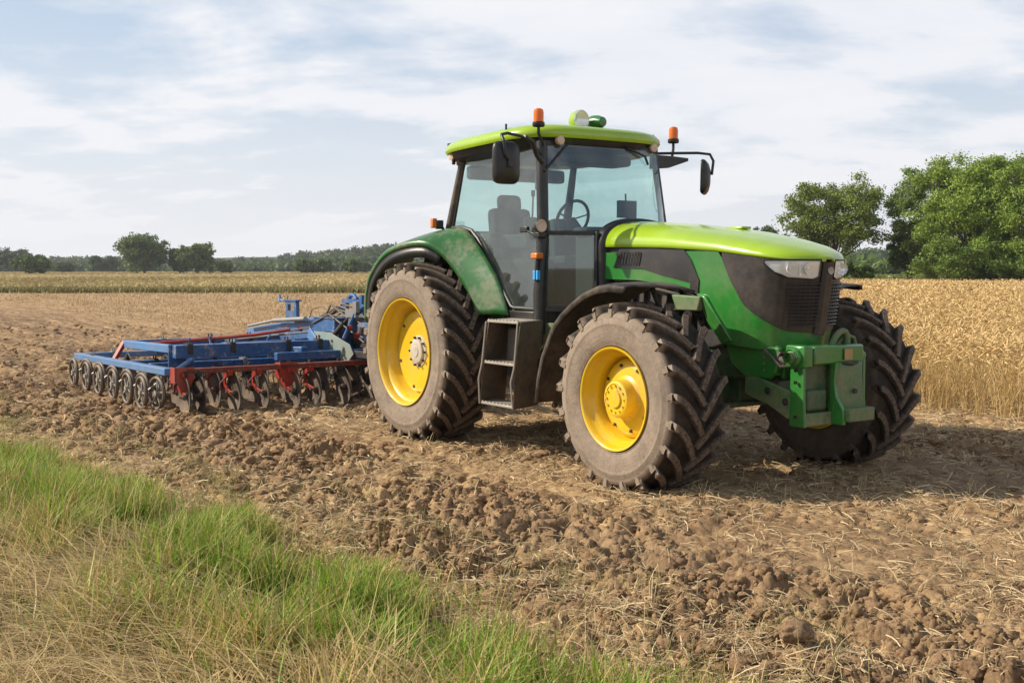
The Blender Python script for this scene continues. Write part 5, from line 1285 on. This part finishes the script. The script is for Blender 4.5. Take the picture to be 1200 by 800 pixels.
    b = MB(); b.beam((-4.42, -.43, .84), (-4.0, -.43, .60), .03, .16); B(b, 'gusset', M['blue_pale'], **bv)
    b = MB(); b.beam((-4.2, 0, .80), (-1.35, 0, .62), .18, .18); b.beam((-3.4, -.40, .62), (-1.5, -.1, .60), .07, .09); b.beam((-3.4, .40, .62), (-1.5, .1, .60), .07, .09); B(b, 'drawbar', M['dark'], **bv)
    for sgn in (-1, 1):
        b = MB(); b.tube([(-3.45, sgn * .36, .80), (-3.25, sgn * .30, 1.12), (-2.95, sgn * .16, 1.30)], .035, 8); b.tube([(-2.6, sgn * .36, .80), (-2.75, sgn * .28, 1.10), (-2.95, sgn * .16, 1.30)], .03, 8); B(b, 'headstock_leg', M['blue'])
        b = MB(); b.tube([(-3.9, sgn * .30, .82), (-3.62, sgn * .28, 1.00)], .036, 10); b.tube([(-3.62, sgn * .28, 1.00), (-3.3, sgn * .26, 1.20)], .018, 8); B(b, 'lift_ram', M['dark'])
    b = MB(); b.tube([(-2.95, -.26, 1.30), (-2.95, .26, 1.30)], .03, 8); b.box((-3.35, -.30, 1.13), (.30, .05, .10)); b.box((-3.15, -.34, 1.22), (.10, .05, .14)); B(b, 'headstock_pin', M['steel'])
    # tower with a square window, and its pointed arm
    def window_frame(x0, x1, z0, z1, y, t, mb, wx0, wx1, wz0, wz1):
        mb.box(((x0 + x1) / 2, y, (wz1 + z1) / 2), (x1 - x0, t, z1 - wz1)); mb.box(((x0 + x1) / 2, y, (z0 + wz0) / 2), (x1 - x0, t, wz0 - z0))
        mb.box(((x0 + wx0) / 2, y, (wz0 + wz1) / 2), (wx0 - x0, t, wz1 - wz0)); mb.box(((wx1 + x1) / 2, y, (wz0 + wz1) / 2), (x1 - wx1, t, wz1 - wz0))
    b = MB(); window_frame(-5.70, -5.31, .96, 1.245, -.20, .05, b, -5.62, -5.39, 1.10, 1.19); b.box((-5.5, -.2, 1.25), (.46, .09, .02)); B(b, 'tower', M['blue'])
    b = MB(); b.tube([(-5.62, -.2, 1.24), (-5.85, -.2, 1.235), (-5.95, -.2, 1.25)], .018, 8); b.tube([(-5.95, -.2, 1.22), (-5.97, -.2, 1.33)], [.035, .012], 8); b.tube([(-5.68, -.2, 1.25), (-5.67, -.2, 1.31)], .01, 6); B(b, 'latch_arm', M['blue_pale'])
    b = MB(); window_frame(-4.20, -3.58, 1.02, 1.30, 0, .06, b, -4.10, -3.74, 1.12, 1.245); b.tube([(-4.06, 0, 1.30), (-3.98, 0, 1.35), (-3.88, 0, 1.35), (-3.80, 0, 1.30)], .03, 8); b.box((-3.62, 0, 1.30), (.07, .08, .12)); B(b, 'headstock_frame', M['blue'])
    b = MB(); b.beam((-3.6, 0, 1.20), (-2.6, 0, 1.02), .10, .08); b.beam((-2.9, -.3, 1.10), (-1.5, -.32, .70), .05, .08); b.beam((-2.9, .3, 1.10), (-1.5, .32, .70), .05, .08); b.box((-3.0, 0, .92), (.35, .60, .20)); B(b, 'headstock', M['blue'], **bv)
    b = MB()
    rr = random.Random(4)
    for k in range(14):
        y = -.38 + .055 * k; z = 1.0 + rr.uniform(-.06, .08)
        b.tube([(-4.35 + rr.uniform(-.2, .3), y * .5 - .15, z - .02), (-3.95, y * .6 - .12, z + .10 + rr.uniform(0, .08)), (-3.5, y * .7, z + rr.uniform(-.10, .12)), (-3.0, y * .8, z - .12 + rr.uniform(-.1, .15)), (-2.3, y * .7, .98 + rr.uniform(-.05, .1)), (-1.3, y * .5, 1.12), (-.5, y * .4, 1.1)], .013, 6)
    b.tube([(-4.9, -.2, 1.02), (-4.7, -.25, 1.14), (-4.45, -.22, 1.19), (-4.25, -.2, 1.10)], .007, 5)
    b.tube([(-7.2, -.9, .56), (-6.1, -1.0, .66), (-5.2, -.7, .76), (-4.5, -.35, .84)], .014, 6); b.tube([(-6.1, -.6, .72), (-5.3, -.5, .80), (-4.6, -.32, .90)], .012, 6)
    B(b, 'hose', M['hose'])
    b = MB()
    for x, y, z in ((-3.4, -.30, 1.02), (-3.2, -.18, .98), (-3.05, -.34, .92), (-3.3, -.1, 1.10), (-2.9, -.2, .90)): b.tube([(x, y, z - .06), (x + .03, y, z + .05)], .035, 8)
    B(b, 'valve', M['steel'])
    b = MB()
    for x, y, z in ((-3.25, -.36, .95), (-3.0, -.38, .86), (-4.95, -.30, .86)): b.lathe([(.03, -.05), (.036, -.02), (.036, .0), (0, .01)], c=(x, y, z), n=12)
    B(b, 'red_cap', M['red'])
    for x, y, z, l in ((-6.6, 1.6, .62, .5), (-5.9, 1.2, .70, .6), (-6.8, .8, .66, .4)):
        b = MB(); b.beam((x, y, z), (x + l, y, z + .05), .05, .06); b.tube([(x + .1, y, z), (x + .12, y, z + .12)], .018, 6); b.tube([(x + l, y, z), (x + l, y, z + .16)], .018, 6); B(b, 'adjuster', M['blue'])
    # disc unit: arm, disc with hub
    def make_arm():
        b = MB(); pts = [(0.0, .0, .50), (-.05, .0, .46), (-.20, .01, .40), (-.22, .02, .30), (-.13, .03, .235), (.0, .035, .21)]
        rings = []
        for i, p in enumerate(pts):
            a = pts[max(0, i - 1)]; c_ = pts[min(len(pts) - 1, i + 1)]; dx, dz = c_[0] - a[0], c_[2] - a[2]; l = math.hypot(dx, dz); nx, nz = -dz / l, dx / l; w_ = .032 - .010 * i / 5
            rings.append([(p[0] + nx * w_, p[1] - .011, p[2] + nz * w_), (p[0] + nx * w_, p[1] + .011, p[2] + nz * w_), (p[0] - nx * w_, p[1] + .011, p[2] - nz * w_), (p[0] - nx * w_, p[1] - .011, p[2] - nz * w_)])
        b.loft(rings, closed=True, cap=True); b.box((0, 0, .465), (.07, .06, .06)); b.tube([(-.16, .03, .42), (-.20, -.05, .33), (-.17, -.06, .25)], .009, 5)
        return b
    def make_disc():
        b = MB(); prof = [(.240, .000), (.243, .006), (.232, .014), (.16, .030), (.09, .046), (.055, .052), (.055, .075), (.0, .078)]
        b.lathe([(.240, 0), (.230, .004), (.16, .023), (.09, .038), (.0, .044)], n=30); b.lathe([(r_, t_ - .0) for r_, t_ in prof], n=30)
        return b
    arm0 = make_arm().build('disc_arm', M['red'], K, bevel=.002)
    arm1 = make_arm().build('disc_arm', M['dark'], K, bevel=.002)
    disc0 = make_disc().build('disc', M['disc'], K, angle=30)
    h = MB(); h.lathe([(.0, -.022), (.026, -.02), (.032, -.006), (.032, .03), (0, .035)], n=14); h.tube([(0, 0, 0), (0, -.055, 0)], .014, 6)
    hub0 = h.build('hub', M['disc'], disc0)
    rows = [(-3.12, [-2.63, -2.45, -2.07, -1.70, -1.31, -1.02, -.62, -.2, .2, .62, 1.02, 1.31, 1.70, 2.07, 2.45]), (-3.62, [-2.55 + .46 * i for i in range(12)]), (-4.25, [-2.66 + .43 * i for i in range(13)]), (-5.15, [-2.70 + .9 * i for i in range(7)]), (-5.75, [-2.66 + .60 * i for i in range(9)]), (-6.45, [-2.70 + .9 * i for i in range(7)]), (-7.45, [-2.66 + .60 * i for i in range(9)])]
    first = True; n = 0; r = random.Random(12)
    for ri, (x, ys) in enumerate(rows):
        zoff = (-.00, -.01, -.02, -.05, -.06, -.08, -.10)[ri]
        for y in ys:
            A = arm0 if r.random() < .15 else arm1
            if first: a, d = arm0, disc0; first = False
            else:
                a = A.copy(); COL.objects.link(a); a.parent = K
                d = copy_tree(disc0, K)
            a.location = (OX + x + .06, y, zoff + .0); a.rotation_euler = (0, 0, r.uniform(-.1, .1))
            d.location = (OX + x + .06, y + (.045 if r.random() < .6 else .0), .215 + r.uniform(-.015, .012)); d.rotation_euler = (0, r.random() * 3, (.05 if ri % 2 else -.03) + r.uniform(-.05, .05)); n += 1
    arm1.location = (OX - 3.06, -2.62, 0)
    # clamps, lugs and spring bolts along the beams
    for x, z, ys in ((-3.86, .775, (-2.3, -1.75, -1.0, -.55, .6, 1.2, 1.9)), (-6.20, .71, (-1.9, -1.2, -.6, .4, 1.1, 1.9)), (-4.35, .53, (-2.2, -1.4, -.8, .8, 1.6)), (-5.25, .50, (-2.3, -1.5, -.7)), (-7.65, .455, (-2.2, -1.3, -.4, .5, 1.4))):
        for y in ys:
            b = MB(); b.box((x, y, z), (.15, .07, .02)); b.tube([(x - .05, y, z), (x - .05, y, z + .05)], .010, 6); b.tube([(x + .05, y, z), (x + .05, y, z + .06)], .010, 6); b.box((x + .083, y, z - .06), (.012, .06, .12)); B(b, 'beam_clamp', M['dark'] if r.random() < .5 else M['steel'])
    for y0, x0 in ((-2.05, -4.6), (-1.5, -5.3), (-.9, -4.7), (1.3, -5.0), (1.9, -5.6)):
        b = MB(); b.beam((x0, y0, .60), (x0 + .7, y0 + .1, .74), .045, .07); b.tube([(x0 + .02, y0, .60), (x0 - .05, y0, .74), (x0 + .05, y0, .80)], .016, 6); B(b, 'lever', M['blue_pale'] if y0 < 0 else M['blue'])
    # wheel forks along the near edge / closing wheels along the near edge
    pw = None
    for x in (-6.90, -6.2, -5.55, -4.85, -4.2, -3.6):
        for y, dx in ((-2.78, 0), (-2.92, -.16)):
            if pw is None:
                q = MB(); q.lathe([(.185 + .024 * math.cos(t), .024 * math.sin(t)) for t in np.linspace(0, 2 * math.pi, 9)], n=28); pw = q.build('press_wheel', M['disc'], K, angle=60)
                q = MB(); q.lathe([(0, -.035), (.035, -.03), (.038, .03), (0, .035)], n=12)
                for k in range(5): q.beam((0, 0, 0), (.18 * math.cos(k * 1.2566), 0, .18 * math.sin(k * 1.2566)), .022, .012, (0, 1, 0))
                q.build('spokes', M['step_edge'], pw); d = pw
            else: d = copy_tree(pw, K)
            d.location = (OX + x + dx, y, .215); d.rotation_euler = (0, r.random() * 3, .02 if dx else .16)
        b = MB(); b.tube([(x, -2.70, .46), (x - .02, -2.74, .34), (x, -2.76, .20)], .016, 6); b.tube([(x - .02, -2.74, .36), (x - .16, -2.88, .21)], .013, 6); b.box((x, -2.70, .43), (.05, .05, .10)); B(b, 'wheel_fork', M['red'] if x in (-5.45, -3.75) else M['steel'])
    return K
build_cultivator()

def split_islands(names):
    """Give every separate piece of these parts an object of its own."""
    import bmesh
    for o in list(bpy.data.objects):
        if o.type != 'MESH' or o.name.split('.')[0] not in names or o.children or o.data.users > 1: continue
        me = o.data; n = len(me.vertices); par = list(range(n))
        def find(a):
            while par[a] != a: par[a] = par[par[a]]; a = par[a]
            return a
        for e in me.edges:
            a, b = find(e.vertices[0]), find(e.vertices[1])
            if a != b: par[a] = b
        roots = {}
        for i in range(n): roots.setdefault(find(i), []).append(i)
        if len(roots) < 2: continue
        groups = list(roots.values()); base = o.name.split('.')[0]
        for g in groups[1:]:
            gs = set(g); c = o.copy(); m2 = me.copy(); c.data = m2; COL.objects.link(c); c.name = base; m2.name = base
            bm = bmesh.new(); bm.from_mesh(m2); bm.verts.ensure_lookup_table(); bmesh.ops.delete(bm, geom=[v for v in bm.verts if v.index not in gs], context='VERTS'); bm.to_mesh(m2); bm.free()
        gs = set(groups[0]); bm = bmesh.new(); bm.from_mesh(me); bm.verts.ensure_lookup_table(); bmesh.ops.delete(bm, geom=[v for v in bm.verts if v.index not in gs], context='VERTS'); bm.to_mesh(me); bm.free()
split_islands({'linkage_upright', 'linkage_rail', 'window_frame', 'wiper', 'wheel_bolts', 'linkage_bolts', 'bolts', 'hose', 'valve', 'red_cap', 'roof_fittings', 'side_cover', 'fender_stay', 'console', 'cab_fittings', 'hydraulic_ram', 'drawbar', 'fuel_tank', 'rear_linkage', 'step_rail', 'step_side', 'reflector', 'vent', 'door_handle', 'indicator_bracket', 'linkage_pin', 'bolster_cover', 'cab_floor', 'grille'})
